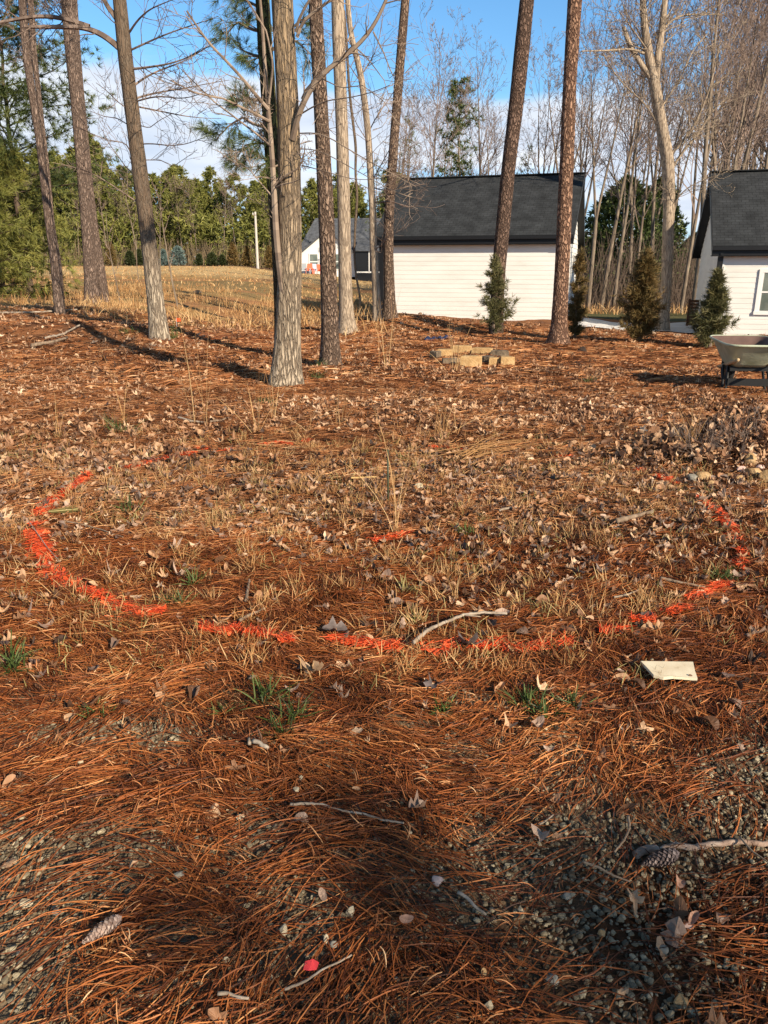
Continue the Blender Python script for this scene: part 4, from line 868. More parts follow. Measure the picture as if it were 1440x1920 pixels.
# evergreens low in the woods, some added to darken its lower part
def leafy(name, label, x, y, Ht, w, m, n=1500, leaf=.11, cat='tree', group=None, trunk=True, low=.05, cone=.6, blades_=5, lw=.4, shoots=0):
    root = empty(name, (x, y, h(x, y)), label, cat, group); rs = np.random.RandomState(int(abs(x * 97 + y * 13)) % 9999)
    t = low + (1 - low) * rs.rand(n) ** .85; a = rs.rand(n) * 6.28; prof = np.clip((1 - t) ** cone * (.45 + 3 * t).clip(0, 1), .05, 1)
    lump = .35 + 1.25 * fbm(np.cos(a) * 1.6 + x, t * Ht * 1.3 + np.sin(a) * 1.6, 1.3, 7, 3); rad = w / 2 * prof * lump * np.sqrt(rs.uniform(.15, 1, n))
    C = np.stack([np.cos(a) * rad, np.sin(a) * rad, t * Ht], 1); D = np.stack([np.cos(a) * .8, np.sin(a) * .8, .9 + 0 * a], 1); D /= np.linalg.norm(D, axis=1)[:, None]
    if shoots:                                        # ragged: sprays set along shoots that leave the stem at different lengths
        si = rs.randint(0, shoots, n); st = low + (.93 - low) * rs.rand(shoots) ** 1.0; sa = rs.rand(shoots) * 6.28; sp_ = np.clip((1 - st) ** cone * (.55 + 3 * st).clip(0, 1), .05, 1)
        SL = w / 2 * sp_ * rs.uniform(.45, 1.35, shoots); q = rs.uniform(.08, 1, n) ** .8; up_ = rs.uniform(.35, 1.1, shoots); up_[:3] = 9; SL[:3] = w * .05; st[:3] = (.8, .86, .9)
        jit = rs.randn(n, 3) * w * .035; C = np.stack([np.cos(sa[si]) * SL[si] * q, np.sin(sa[si]) * SL[si] * q, np.minimum(Ht * st[si] + SL[si] * up_[si] * q, Ht)], 1) + jit
        D = np.stack([np.cos(sa[si]), np.sin(sa[si]), up_[si].clip(0, 2) + .5], 1); D /= np.linalg.norm(D, axis=1)[:, None]; lump = .6 + .8 * rs.rand(shoots)[si]
    mb = MB(); tufts(mb, C, D, blades_, leaf, leaf * lw, .55, 1, rnd=np.clip(.5 + .5 * (lump - 1) + (rs.rand(n) - .5) * .8, 0, 1)); mb.build('crown', m, root)
    if trunk: mb = MB(); mb.tube([(0, 0, -.1), (0, 0, Ht * .45), (.02, .01, Ht * .85)], [w * .035 + .015, w * .02 + .01, .008], 7); mb.build('trunk', m_twig, root)
    return root
for px, Y, tp, w, lab in ((1158, 56, 335, 8.5, 'dark evergreen filling the gap right of the garage gable'), (1215, 70, 425, 7, 'dark evergreen around the pale house in the woods'), (1225, 70, 330, 6, 'big evergreen behind the forked hardwood'), (1120, 66, 430, 5, 'low evergreen behind the trunks next to the garage'), (1175, 78, 470, 9, 'broad dark evergreen low behind the pale woodland house'), (1262, 64, 470, 4.5, 'low dark evergreen right behind the forked hardwood'), (1295, 72, 440, 5, 'dark evergreen showing at the rear corner of the house')):
    p = at(px, 560, Y); leafy('evergreen_tree', lab, p[0], Y, topz(tp, Y) - h(p[0], Y), w, m_holly if px not in (1158, 1225) else m_needle, 3400, .34, group='evergreens in the woods')
mb = MB(); n = 12500; y = RS.uniform(45, 95, n); x = RS.uniform(2, 1, n) + (hw(y, 6) - 2) * RS.rand(n); a = RS.rand(n) * 6.28
P0 = np.stack([x, y, H(x, y)], 1); hh = RS.uniform(.6, 4.6, n); P1 = P0 + np.stack([np.cos(a) * hh * .3, np.sin(a) * hh * .3, hh], 1); mb.prisms(P0, P1, np.full(n, .016), np.full(n, .007), 3)
k = RS.randint(0, n, 14000); t = RS.uniform(.3, 1, 14000)[:, None]; Q0 = P0[k] * (1 - t) + P1[k] * t; dv = RS.randn(14000, 3) * .35; dv[:, 2] = np.abs(dv[:, 2]); mb.prisms(Q0, Q0 + dv, np.full(14000, .009), np.full(14000, .004), 3)
tag(mb.build('undergrowth', mat('shade_dark_brush', [(.1, (.05, .035, .025)), (.9, (.15, .105, .078))], scale=.6, attr=.7)), 'brown twiggy undergrowth on the floor of the bare woods', 'undergrowth', kind='stuff')  # dark brush colour stands in for the dense self-shading of the woods

# far pine wood beyond the field on the left
GP = 'pines of the wood beyond the field'
prof = lambda px: np.interp(px, [-80, 0, 60, 140, 190, 240, 275, 300, 340, 370, 400, 420, 460, 520, 580, 640, 720, 780], [250, 270, 300, 300, 262, 330, 310, 318, 318, 345, 322, 318, 345, 330, 350, 345, 335, 330])
for i in range(100):
    Y = rb.uniform(108, 128) if i < 66 else rb.uniform(130, 150); px = -90 + 860 * ((i * .6180339 + .13 * rb.random()) % 1); p = at(px, 500, Y); tp = float(prof(px)) + rb.uniform(-18, 44)
    if px > 545 and Y < 118: Y += 14
    p = at(px, 500, Y)
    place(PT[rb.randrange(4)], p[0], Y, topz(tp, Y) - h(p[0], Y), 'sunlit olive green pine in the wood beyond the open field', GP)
for i, px in enumerate([20, 62, 148, 205, 228, 262, 345, 372, 420, 445, 505]):
    Y = rb.uniform(102, 107); p = at(px, 500, Y); place(BT[(2, 5, 0)[i % 3]], p[0], Y, topz(rb.uniform(330, 400), Y) - h(p[0], Y), 'greyish bare tree at the front edge of the far pine wood', 'bare trees along the far pine wood')
m_pd = flat('shaded_bark', (.10, .07, .05), rough=.9, var=.4, scale=6)
# near pines whose boughs hang in at the far left
PN = pine_template(231, 7.5, .12, .02, 3.4, 80, 14, 26, .34, .028, m_needle_lit, 2.0, .7, m_pd)
PN2 = pine_template(232, 14, .16, .34, 4.4, 46, 14, 30, .30, .022, m_needle, 3.0, .5, m_pd)
for T, px, Y, tp, lab, gp_ in ((PN, 8, 31, 262, 'bushy olive pine low behind the slender left pine', 'bushy pines at the left edge'), (PN, -95, 29, 240, 'bushy olive pine cut off by the left edge', 'bushy pines at the left edge'), (PN2, 60, 31, -60, 'dark boughed pine whose limbs cross behind the left trunks', None), (PN2, -110, 27, -80, 'dark pine leaning its boughs in from beyond the left edge', None)):
    p = at(px, 540, Y); place(T, p[0], Y, topz(tp, Y) - h(p[0], Y), lab, gp_, rs=rb)
LM = [(-400, 'the left edge'), (100, 'the slender left pine'), (185, 'the grey pine pair'), (280, 'the dark bent trunk'), (336, 'the blue spruce'), (410, 'the widest round shrub'), (482, 'the utility pole'), (540, 'the big pale trunk'), (615, 'the dark plated pine'), (648, 'the tan hardwood'),
      (702, 'the crooked hardwood'), (735, 'the garage end pine'), (857, 'the tall thin pine'), (945, 'the leaning dark pine'), (1058, 'the reddish pine'), (1095, 'the garage gable'), (1195, 'the pale woodland house'), (1252, 'the forked hardwood'), (1322, 'the near house corner'), (1385, 'the double window'), (2600, 'the right edge')]
ORD = ['tallest', 'second tallest', 'third tallest', 'fourth tallest', 'fifth tallest', 'sixth tallest', 'seventh tallest', 'eighth tallest', 'ninth tallest', 'tenth tallest', 'eleventh tallest', 'twelfth tallest', 'thirteenth tallest', 'fourteenth tallest', 'fifteenth tallest', 'sixteenth tallest', 'seventeenth tallest', 'eighteenth tallest', 'nineteenth tallest', 'twentieth tallest', 'lowest but three', 'lowest but two', 'lowest but one', 'lowest']
def relabel(group, what):
    bins = {}
    for o in COL.objects:
        if o.parent is None and o.get('group') == group:
            y = o.location.y; zz = o.dimensions.z or 0; px = 720 + o.location.x / (y * CP + .5) * F; hh = o.scale.z * 1.0
            i = max(k for k in range(len(LM) - 1) if LM[k][0] <= max(px, -399)); bins.setdefault(i, []).append((-hh * 16 / y, o))
    for i, L_ in bins.items():
        L_.sort(key=lambda q: q[0])
        for k, (_, o) in enumerate(L_): o['label'] = what % (ORD[min(k, 23)]) + ' between ' + LM[i][1].replace('the ', '', 1) + ' and ' + LM[i + 1][1].replace('the ', '', 1)
relabel('bare trees deep in the woods', '%s bare tree deep'); relabel(GP, '%s far wood pine'); relabel('bare trees along the far pine wood', '%s greyish bare tree')
for t in TMP:
    for c in [q for q in COL.objects if q.parent == t]: bpy.data.objects.remove(c)
    bpy.data.objects.remove(t)

mb = MB(); n = 4000; px_ = RS.uniform(-150, 800, n); y = RS.uniform(101, 114, n); x = (px_ - 720) / F * (y * CP + .5); hh = RS.uniform(.8, 3.4, n); a = RS.rand(n) * 6.28; P0 = np.stack([x, y, H(x, y)], 1); P1 = P0 + np.stack([np.cos(a) * hh * .25, np.sin(a) * hh * .25, hh], 1)
mb.prisms(P0, P1, np.full(n, .035), np.full(n, .015), 3); tag(mb.build('undergrowth', mat('far_brush', [(.1, (.10, .075, .04)), (.9, (.24, .17, .10))], scale=.2, attr=.6)), 'brown and olive brush along the foot of the far pine wood', 'undergrowth', kind='stuff')
mb = MB(); n = 11000; px_ = RS.uniform(-150, 800, n); y = RS.uniform(103, 118, n); x = (px_ - 720) / F * (y * CP + .5); Cc = np.stack([x, y, H(x, y) + RS.rand(n) ** 1.3 * 6.5], 1); Dd = RS.randn(n, 3); Dd[:, 2] = 1; Dd /= np.linalg.norm(Dd, axis=1)[:, None]
kp = RS.rand(n) < ss(.34, .50, fbm(x * 1., Cc[:, 2] * 1.0, .22, 91, 3)); tufts(mb, Cc[kp], Dd[kp], 7, .55, .16, .9, 1, rnd=RS.rand(int(kp.sum()))); tag(mb.build('undergrowth', m_needle_lit), 'young olive green pine growth filling the edge of the far wood', 'undergrowth', kind='stuff')
# shrubs along the mulch bed, pole
for name, px, by, w, hp, m, lab in (('round_shrub', 245, 497, 24, 26, m_holly, 'round dark green shrub left of the dark bent trunk'), ('round_shrub', 263, 497, 16, 28, m_holly, 'small dark shrub touching the dark bent trunk'),
    ('blue_spruce', 335, 497, 38, 34, m_spruce, 'pale blue spruce on the mulch bed beyond the field'), ('blue_spruce', 308, 496, 20, 28, m_spruce, 'smaller pale spruce just left of the big blue one'), ('round_shrub', 374, 494, 14, 20, m_holly, 'narrow dark shrub right of the blue spruce'),
    ('round_shrub', 398, 495, 26, 22, m_holly, 'widest dark green round shrub on the mulch bed'), ('round_shrub', 417, 494, 14, 18, m_holly, 'little dark shrub beside the widest round one'), ('cedar_shrub', 437, 494, 26, 40, m_cedar_brown, 'brown green cedar shrub left of the utility pole'),
    ('cedar_shrub', 464, 494, 24, 36, m_cedar_brown, 'brown green cedar shrub close to the utility pole'), ('cedar_shrub', 505, 495, 24, 40, m_cedar_brown, 'brown green cedar shrub between pole and big trunk'), ('cedar_shrub', 210, 497, 26, 40, m_cedar_brown, 'brownish cedar shrub right of the grey pine pair')):
    Y = 98.; p = at(px, by, Y); u = mpp(Y, 1.6); leafy(name, lab, p[0], Y, hp * u, w * u, m, 700, .22, 'shrub', 'shrubs on the mulch bed', True, .03, .45 if 'cedar' not in name else .7)
def pole():
    Y = 96.; p = at(483, 497, Y); u = mpp(Y, 2); r = empty('utility_pole', (p[0], Y, h(p[0], Y)), 'pale grey utility pole at the edge of the far wood', 'pole'); hz = 100 * u
    mb = MB(); mb.tube([(0, 0, -.3), (0, 0, hz)], [.17, .12], 10); mb.build('post', flat('weathered_pole', (.52, .47, .42)), r)
    mb = MB(); mb.box((-.1, -.1, hz - .35), (.45, .08, .08)); mb.build('bracket', m_bgtrunk, r)
    mb = MB(); mb.tube([(-.25, -.1, hz - .32), (-.25, -.1, hz - .1)], [.06, .04], 8); mb.build('insulator', m_white, r)
pole()

# ------------------------------------------------------------------ evergreens planted along the drive and garage
def cedar(px, by, tp, wp, m, lab, n, sp, cone=.75, low=.02):
    g = gp(px, by); u = mpp(g[1], 0.); return leafy('young_evergreen', lab, g[0], g[1], topz(tp, g[1]) - h(g[0], g[1]), wp * u * 1.15, m, n, sp, 'shrub', 'young evergreens planted near the buildings', True, low, cone, 8, .10, shoots=int(n / 14))
cedar(924, 631, 486, 66, m_cedar, 'thin half bare evergreen at the foot of the leaning pine before the garage', 1000, .14, .8)
cedar(1077, 634, 470, 30, m_cedar_brown, 'narrow evergreen hidden behind the reddish pine', 1000, .15, .6)
cedar(1197, 642, 476, 74, m_cedar_brown, 'full brown green evergreen right of the reddish pine, before the driveway', 2600, .15, .85)
cedar(1330, 653, 512, 66, m_cedar, 'grey green evergreen with a wispy top at the corner of the house', 1900, .15, 1.1)
def saplings():
    G = 'thin saplings in the dry field'
    for px, by, ty, w, lab in ((225, 560, 395, 3, 'thin sapling right of the grey pine pair'), (305, 575, 350, 3, 'thin pale sapling touching the dark bent trunk on its right'), (331, 545, 365, 4, 'thin sapling standing before the blue spruce'), (92, 500, 440, 3, 'short white thin stem left of the slender pine'), (258, 510, 430, 2, 'faint sapling left of the dark bent trunk')):
        Y = 27. if by > 540 else 55.; p = at(px, by, Y); z = h(p[0], Y); u = mpp(Y, 1.5); r = empty('sapling', (p[0], Y, z), lab, 'sapling', G); rs = np.random.RandomState(px); S = []
        grow(S, p * [1, 1, 0] + [0, 0, z - .1], (-.05, 0, 1), topz(ty, Y) - z, w * u * .5, 0, rs, dict(step=(.35, .25, .2), kids=(9, 3, 0), wig=.04, up=.05, ang=(20, 45), len=(.14, .3), rmin=.006, taper=.2, rk=.5, lift=.1, first=.3))
        put(seg_mb(S, 0, 0, 5), 'stem', m_bgtrunk, r); put(seg_mb(S, 1), 'branches', m_bgtwig, r)
saplings()

# unseen pines added behind the camera so that their crowns shade the foreground gravel
def added_shade_pine(x, y, Ht, lab, seed, low, spread, nb):
    T = pine_template(seed, Ht, .15, low, spread, nb, 6, 14, .26, .022, m_needle, .9, .7); r = T[0]; r.location = (x, y, h(x, y)); tag(r, lab, 'tree')
for i, (ox, D, ht, lab) in enumerate(((0., 15., 7.8, 'middle unseen pine added behind the camera to shade the gravel'), (2.2, 15.6, 7.9, 'right unseen pine added behind the camera to shade the gravel'), (-2.2, 14., 8.2, 'left unseen pine added behind the camera to shade the gravel'), (4.6, 16.5, 7.9, 'outer unseen pine added behind the camera at the right for shade'))):
    added_shade_pine(.2 + ox * .78 + .63 * D, 1.2 + ox * .63 - .777 * D, ht, lab, 301 + i, .60, 1.9, 26)

# ------------------------------------------------------------------ orange marking paint on the litter
m_paint = mat('orange_paint', [(.1, (.40, .034, .010)), (.5, (.80, .095, .022)), (.9, (.95, .22, .08))], scale=30, attr=.7, rough=.55, spec=.3)
def paint(lab, lines, dens=1., w=.05):
    w = w * .54
    mb = MB(); org = None
    for ln in lines:
        G = np.array([gp(*p) for p in ln]); Q, _ = resample(G, np.ones(len(G)), .02)
        if org is None: org = G[0].copy()
        d = np.gradient(Q, axis=0); d /= np.linalg.norm(d, axis=1)[:, None] + 1e-9; k = len(Q)
        n = int(k * 14 * dens); i = RS.randint(0, k, n); wv = w * (.6 + .9 * vnoise(i * .13, 0 * i, 1, 3)); off = RS.randn(n) * wv * .5; x0_ = Q[i, 0] - d[i, 1] * off; y0_ = Q[i, 1] + d[i, 0] * off
        gap = (vnoise(i * .09, i * 0, 1, 9) > (.3 if dens < 1.6 else .12)) & (vnoise(x0_ * 28, y0_ * 28, 1, 4) > .27)
        i, off = i[gap], off[gap]; n = len(i)
        x = Q[i, 0] - d[i, 1] * off + RS.randn(n) * .01; y = Q[i, 1] + d[i, 0] * off; a = flow(x, y) + RS.randn(n) * .6; L = .03 + .08 * RS.rand(n)
        P = np.stack([x - np.cos(a) * L / 2, y - np.sin(a) * L / 2, H(x, y) + .020 + .026 * RS.rand(n)], 1); D = np.stack([np.cos(a), np.sin(a), (RS.rand(n) - .5) * .25], 1)
        mb.ribbons(P, D, L, np.full(n, .0034), RS.randn(n, 3) * .004, 3, roll=(RS.rand(n) - .5) * 1.2)
        n2 = max(3, int(n * .11)); j = RS.randint(0, n, n2)
        for q in range(4):
            jj_ = j[q::4]; kk = len(jj_)
            if kk: s = .022 + .032 * RS.rand(kk); mb.scatter(LT[q * 3][0], LT[q * 3][1], np.stack([x[jj_], y[jj_], H(x[jj_], y[jj_]) + .03], 1), rotm(RS.rand(kk) * 6.3, RS.randn(kk) * .35, RS.randn(kk) * .35), np.stack([s, s, s * .6], 1))
    o = mb.build('paint_mark', m_paint, None); o.data.transform(__import__('mathutils').Matrix.Translation([-float(q) for q in org])); o.location = tuple(float(q) for q in org)
    tag(o, lab, 'paint mark', 'orange paint marks of the circle')
paint('broken orange paint mark at the circle back, in front of the big pale trunk', [[(495, 838), (520, 836), (545, 838)], [(568, 833), (582, 831)]], .8)
paint('long thin orange paint streak at the left back of the circle', [[(240, 883), (290, 869), (330, 861), (365, 854)]], .9)
paint('two small orange paint dabs beyond the long thin back streak', [[(372, 846), (388, 848)], [(408, 850), (435, 849)]], .6)
paint('orange paint dash climbing at the upper left of the circle', [[(124, 930), (138, 918), (152, 908), (170, 893)]], 1.3)
paint('tiny orange paint dab right of the upper left dash', [[(196, 890), (206, 886)]], .8)
paint('bright orange paint blotch above the green stalk on the left', [[(111, 937), (97, 948), (84, 958), (76, 968)], [(86, 948), (106, 950)]], 1.8, .07)
paint('orange paint smear touching the end of the green stalk', [[(66, 974), (92, 972)], [(64, 990), (84, 989)]], 1.4)
paint('broad orange paint dash at the far left of the circle, crossed by a pale twig', [[(68, 1003), (74, 1020), (80, 1040), (92, 1060)], [(72, 1038), (90, 1036)]], 1.7, .075)
paint('bright orange paint dash at the lower left, below the crossed one', [[(86, 1070), (98, 1085), (112, 1098), (138, 1108)]], 1.7, .07)
paint('long bright orange paint stroke at the lower left of the circle', [[(150, 1116), (180, 1118), (205, 1135), (232, 1152), (262, 1156), (300, 1158)]], 1.7, .06)
paint('short orange paint stroke starting the front edge of the circle', [[(378, 1182), (390, 1192), (415, 1195), (450, 1188)]], 1.5)
paint('orange paint dab right of the first front stroke', [[(463, 1195), (485, 1194), (505, 1201)]], 1.4)
paint('small orange paint dab left of the dark leaf on the front edge', [[(525, 1210), (548, 1207)]], 1.4)
paint('long orange paint stroke at the front, ending at the white barked twig', [[(628, 1208), (655, 1214), (690, 1218), (720, 1222), (760, 1226)]], 1.6)
paint('faint orange paint stroke just right of the white barked twig', [[(800, 1226), (838, 1234)], [(838, 1222), (850, 1212)]], 1.)
paint('orange paint stroke at the front right, running under straw', [[(885, 1222), (915, 1224), (935, 1213)], [(945, 1226), (1000, 1222), (1066, 1212)]], 1.2)
paint('small orange paint dab between the front right stroke and the right one', [[(1128, 1194), (1168, 1190)]], 1.2)
paint('bright orange paint dab at the right front, beside the curled leaf', [[(1188, 1168), (1205, 1174), (1224, 1171)]], 1.6)
paint('orange paint dash at the right, nearer than the long right stroke', [[(1254, 1158), (1286, 1149)]], 1.4)
paint('orange paint stroke rising to the dark green tuft on the right', [[(1288, 1133), (1315, 1124), (1335, 1112), (1362, 1102)]], 1.2)
paint('long red orange paint line down the right side of the circle', [[(1306, 938), (1330, 957), (1352, 972), (1372, 1000), (1388, 1035), (1380, 1075)]], .8, .05)
paint('faint orange paint trace at the right back by the rock pile', [[(1232, 898), (1264, 914)]], .8)
paint('tiny faint orange dab left of the trace by the rock pile', [[(1192, 886), (1206, 888)]], .8)
paint('faint orange paint dab right of the straw sheaf', [[(1042, 862), (1070, 860)]], .7)
paint('faint orange paint line behind the straw sheaf', [[(812, 843), (850, 846), (882, 849)], [(895, 850), (915, 848)]], .6)
paint('orange paint mark amid the circle at the foot of the tall dry stalks', [[(697, 1022), (720, 1020), (742, 1014), (768, 1008)]], .7, .035)

# ------------------------------------------------------------------ concrete block ring
m_block = mat('tan_block', [(.3, (.34, .20, .085)), (.5, (.47, .30, .135)), (.75, (.58, .41, .22))], scale=9, detail=7, rough=.95, bump=.6, bscale=40)
m_blockd = mat('dark_block', [(.3, (.09, .065, .045)), (.7, (.27, .20, .13))], scale=8, detail=7, rough=.95, bump=.6, bscale=40)  # darker brown than the tan blocks
def block(px, py, L, dep, hh, rot, lab, m, top=0.):
    """wall block with a bowed split face, tapered back and bevelled edges"""
    g = gp(px, py); z = h(g[0], g[1]) - .03; n = 9; pts = []
    for i in range(n): t = i / (n - 1); pts.append((-L / 2 + L * t, -dep / 2 - .018 * math.sin(math.pi * t)))
    pts += [(L / 2 - .05, dep / 2), (-L / 2 + .05, dep / 2)]; P = np.array(pts); k = len(P); rings = []
    for zz, s in ((0, .97), (.012, 1.), (hh - .022, 1.), (hh - .006, .975), (hh, .93)): rings.append(np.column_stack([P * s, np.full(k, zz)]))
    V = np.vstack(rings); V[:, :2] += (np.random.RandomState(int(px)).rand(len(V), 2) - .5) * .008
    Q = [(r * k + i, r * k + (i + 1) % k, (r + 1) * k + (i + 1) % k, (r + 1) * k + i) for r in range(4) for i in range(k)]
    V = np.vstack([V, [[0, 0, hh]]]); T = [(4 * k + i, 4 * k + (i + 1) % k, 5 * k) for i in range(k)]
    mb = MB(); mb.add(V, T=T, Q=Q); o = mb.build('concrete_block', m); o.location = (g[0], g[1], z + top); o.rotation_euler = (0, 0, R(rot)); tag(o, lab, 'block', 'blocks of the low garden ring')
block(815, 675, .20, .16, .19, 62, 'dark block end on at the left tip of the ring', m_blockd)
block(833, 671, .30, .17, .19, 5, 'tan block at the left of the ring, behind the grey one', m_block)
block(843, 683, .32, .16, .13, 20, 'grey block sunk in the litter, front left of the ring', m_blockd)
block(866, 664, .38, .15, .20, -6, 'tan block at the back of the ring behind the tall dry grass', m_block)
block(904, 667, .40, .15, .18, -10, 'long tan block at the back middle of the ring', m_block)
block(937, 670, .34, .15, .16, -12, 'dark faced block at the back right of the ring', m_blockd)
block(882, 688, .36, .18, .215, 0, 'big tan block standing forward at the front of the ring', m_block)
block(913, 684, .24, .19, .18, -48, 'dark block right of the big front one', m_blockd)
block(925, 687, .20, .15, .18, 12, 'narrow tan block between the dark one and the right end', m_block)
block(949, 686, .24, .18, .185, 8, 'tan block at the right end of the ring', m_block)

# ------------------------------------------------------------------ wheelbarrow
def barrow():
    g = gp(1399, 738); z = h(g[0], g[1]); r = empty('wheelbarrow', (g[0], g[1], z + .01), 'weathered wheelbarrow with pale green tray and black legs, cut by the right edge', 'wheelbarrow', rz=R(-8))
    m_tray = mat('pale_green_tray', [(.3, (.27, .29, .19)), (.5, (.44, .47, .34)), (.75, (.54, .57, .44))], scale=4, detail=7, rough=.55, spec=.4, bump=.2)
    m_in = mat('rusty_tray_inside', [(.3, (.10, .06, .05)), (.7, (.18, .11, .09))], scale=6, rough=.8)
    m_blk = flat('black_steel', (.014, .014, .014), rough=.5); m_wood = flat('pale_wood', (.45, .32, .18), var=.2); m_rub = flat('black_rubber', (.02, .02, .02), rough=.8)
    def ring(cx, cy, a, b, zz, n=40, tilt=0.):
        t = np.linspace(0, 2 * math.pi, n, endpoint=False); e = .36; c, s = np.cos(t), np.sin(t)
        x = cx + a * np.sign(c) * np.abs(c) ** e; y = cy + b * np.sign(s) * np.abs(s) ** e
        return np.stack([x, y, zz + tilt * (y - cy) + 0 * x], 1)
    n = 40
    def loft(rs_, cap): 
        V = np.vstack(rs_); k = len(rs_); Q = [(i * n + j, i * n + (j + 1) % n, (i + 1) * n + (j + 1) % n, (i + 1) * n + j) for i in range(k - 1) for j in range(n)]
        c = len(V); V = np.vstack([V, rs_[0].mean(0)]); T = [(c, (j + 1) % n, j) for j in range(n)] if cap else []
        mb = MB(); mb.add(V, T=T, Q=Q); return mb
    r.scale = (1.03, 1.03, 1.12); zt = .585
    loft([ring(0, .25, .20, .27, .30), ring(0, .25, .23, .31, .335), ring(0, .22, .355, .50, zt - .02, tilt=.03), ring(0, .22, .375, .53, zt, tilt=.03)], True).build('tray', m_tray, r, smooth=True)
    loft([ring(0, .25, .19, .26, .312), ring(0, .25, .22, .30, .345), ring(0, .22, .345, .49, zt - .014, tilt=.03), ring(0, .22, .372, .527, zt + .003, tilt=.03)], True).build('tray_lining', m_in, r, smooth=True)
    P = ring(0, .22, .378, .533, zt - .004, tilt=.03); P = np.vstack([P, P[:1]]); mb = MB(); mb.tube(P, .013, 8, cap=False); mb.build('rim', m_tray, r, smooth=True)
    for s in (-1, 1):
        mb = MB(); mb.tube([(s * .235, .10, .30), (s * .25, .02, .16), (s * .262, -.02, .0), (s * .262, .12, .0), (s * .24, .30, .29)], .017, 8); mb.build('leg', m_blk, r, smooth=True)
        mb = MB(); mb.tube([(s * .12, .95, .20), (s * .20, .35, .285), (s * .285, -.35, .40), (s * .30, -.50, .43)], [.02, .022, .022, .02], 8); mb.build('handle', m_wood, r, smooth=True)
        mb = MB(); mb.tube([(s * .11, .86, .20), (s * .13, .60, .26), (s * .16, .45, .30)], .012, 6); mb.build('wheel_bracket', m_blk, r)
    mb = MB(); mb.box((0, -.012, .125), (.50, .02, .085)); mb.build('brace', m_blk, r)
    mb = MB(); mb.box((0, .14, .275), (.46, .25, .05)); mb.build('chassis', m_blk, r)
    wh = MB(); t = np.linspace(0, 2 * math.pi, 28, endpoint=False)
    def torus(mb, R0, r0, c, ns=28, nt=10):
        a = np.linspace(0, 2 * math.pi, ns, endpoint=False); b = np.linspace(0, 2 * math.pi, nt, endpoint=False); A_, B_ = np.meshgrid(a, b, indexing='ij')
        V = np.stack([c[0] + r0 * 1.15 * np.sin(B_), c[1] + (R0 + r0 * np.cos(B_)) * np.cos(A_), c[2] + (R0 + r0 * np.cos(B_)) * np.sin(A_)], 2).reshape(-1, 3)
        mb.add(V, Q=[(i * nt + j, ((i + 1) % ns) * nt + j, ((i + 1) % ns) * nt + (j + 1) % nt, i * nt + (j + 1) % nt) for i in range(ns) for j in range(nt)])
    torus(wh, .145, .05, (0, .92, .195)); w_ = wh.build('wheel', m_rub, r, smooth=True)
    mb = MB(); mb.tube([(-.045, .92, .195), (.045, .92, .195)], .105, 20); mb.tube([(-.13, .92, .195), (.13, .92, .195)], .012, 8); mb.build('wheel_rim', m_blk, w_)
barrow()

# ------------------------------------------------------------------ sticks, stones, cones, tufts
m_stickp = mat('bleached_twig', [(.3, (.17, .12, .08)), (.5, (.34, .27, .20)), (.72, (.48, .41, .33))], scale=14, detail=7, rough=.8, bump=.5, bscale=60, bdist=.004)
m_stickb = mat('brown_stick', [(.3, (.13, .085, .055)), (.7, (.34, .25, .17))], scale=16, detail=7, rough=.9, bump=.5, bscale=60, bdist=.004)
def stick(lab, pts, w, m=m_stickp, lift=.03, name='twig', side=(), jit=.3):
    G = np.array([gp(*p) for p in pts]); G[:, 2] += lift + w / 2; rs = np.random.RandomState(int(pts[0][0] * 7 + pts[0][1]))
    Q, rr = resample(G, np.linspace(w / 2, w * .32, len(G)), max(.008, w * .5)); Q = Q + rs.randn(*Q.shape) * w * .06
    o = G[0]; mb = MB(); mb.tube(Q - o, rr * (1 + jit * (vnoise(np.arange(len(Q)) * .5, 0, 1, 5) - .4)), 9, jit=.12)
    for sp in side:
        S_ = np.array([gp(*p) for p in sp]); S_[:, 2] += lift + w / 2; mb.tube(S_ - o, [w * .3] * (len(S_) - 1) + [w * .12], 6)
    ob = mb.build(name, m, None, smooth=True); ob.location = tuple(o); tag(ob, lab, 'twig' if name == 'twig' else 'branch', 'twigs and sticks on the ground')
stick('bleached crooked twig lying on the gravel at the centre front', [(545, 1526), (575, 1524), (605, 1526), (640, 1538), (680, 1543), (715, 1555), (757, 1562)], .0085)
stick('thick split branch with peeling bark at the right front', [(1190, 1612), (1215, 1600), (1240, 1604), (1265, 1594), (1300, 1599), (1340, 1592), (1380, 1587), (1450, 1592)], .022, mat('peeling_wood', [(.3, (.16, .10, .07)), (.5, (.38, .26, .19)), (.7, (.56, .45, .35))], scale=22, detail=8, rough=.85, bump=.8, bscale=50, bdist=.006), .006, 'fallen_branch')
stick('white barked twig bent across the orange front stroke', [(775, 1228), (800, 1205), (830, 1190), (868, 1175), (905, 1170), (950, 1172)], .017, m_stickp, .05, side=([(868, 1175), (900, 1178)],))
stick('short white twig below the pink stone', [(858, 1692), (875, 1703), (890, 1720), (910, 1735)], .009)
stick('tiny white twig lying alone right of the bleached crooked one', [(1010, 1563), (1024, 1555), (1036, 1545)], .006)
stick('pale wavy twig at the bottom edge left of the red flag piece', [(410, 1885), (430, 1884), (448, 1892), (468, 1893)], .009)
stick('pale bent twig running under the red flag piece', [(535, 1876), (575, 1860), (605, 1838), (640, 1822), (660, 1810)], .006)
stick('fat broken stub of stick on the straw', [(476, 1407), (490, 1413), (503, 1420)], .017, m_stickp, .03)
stick('upright end of the broken stub beside it', [(469, 1412), (468, 1400)], .012, m_stickp, .03)
stick('grey stick lying above the upright stub', [(525, 970), (545, 974), (582, 976)], .016, m_stickb)
stick('thin grey stick at the left of the circle beside the green stalk', [(120, 987), (150, 992), (190, 1003), (232, 1018)], .012, m_stickb)
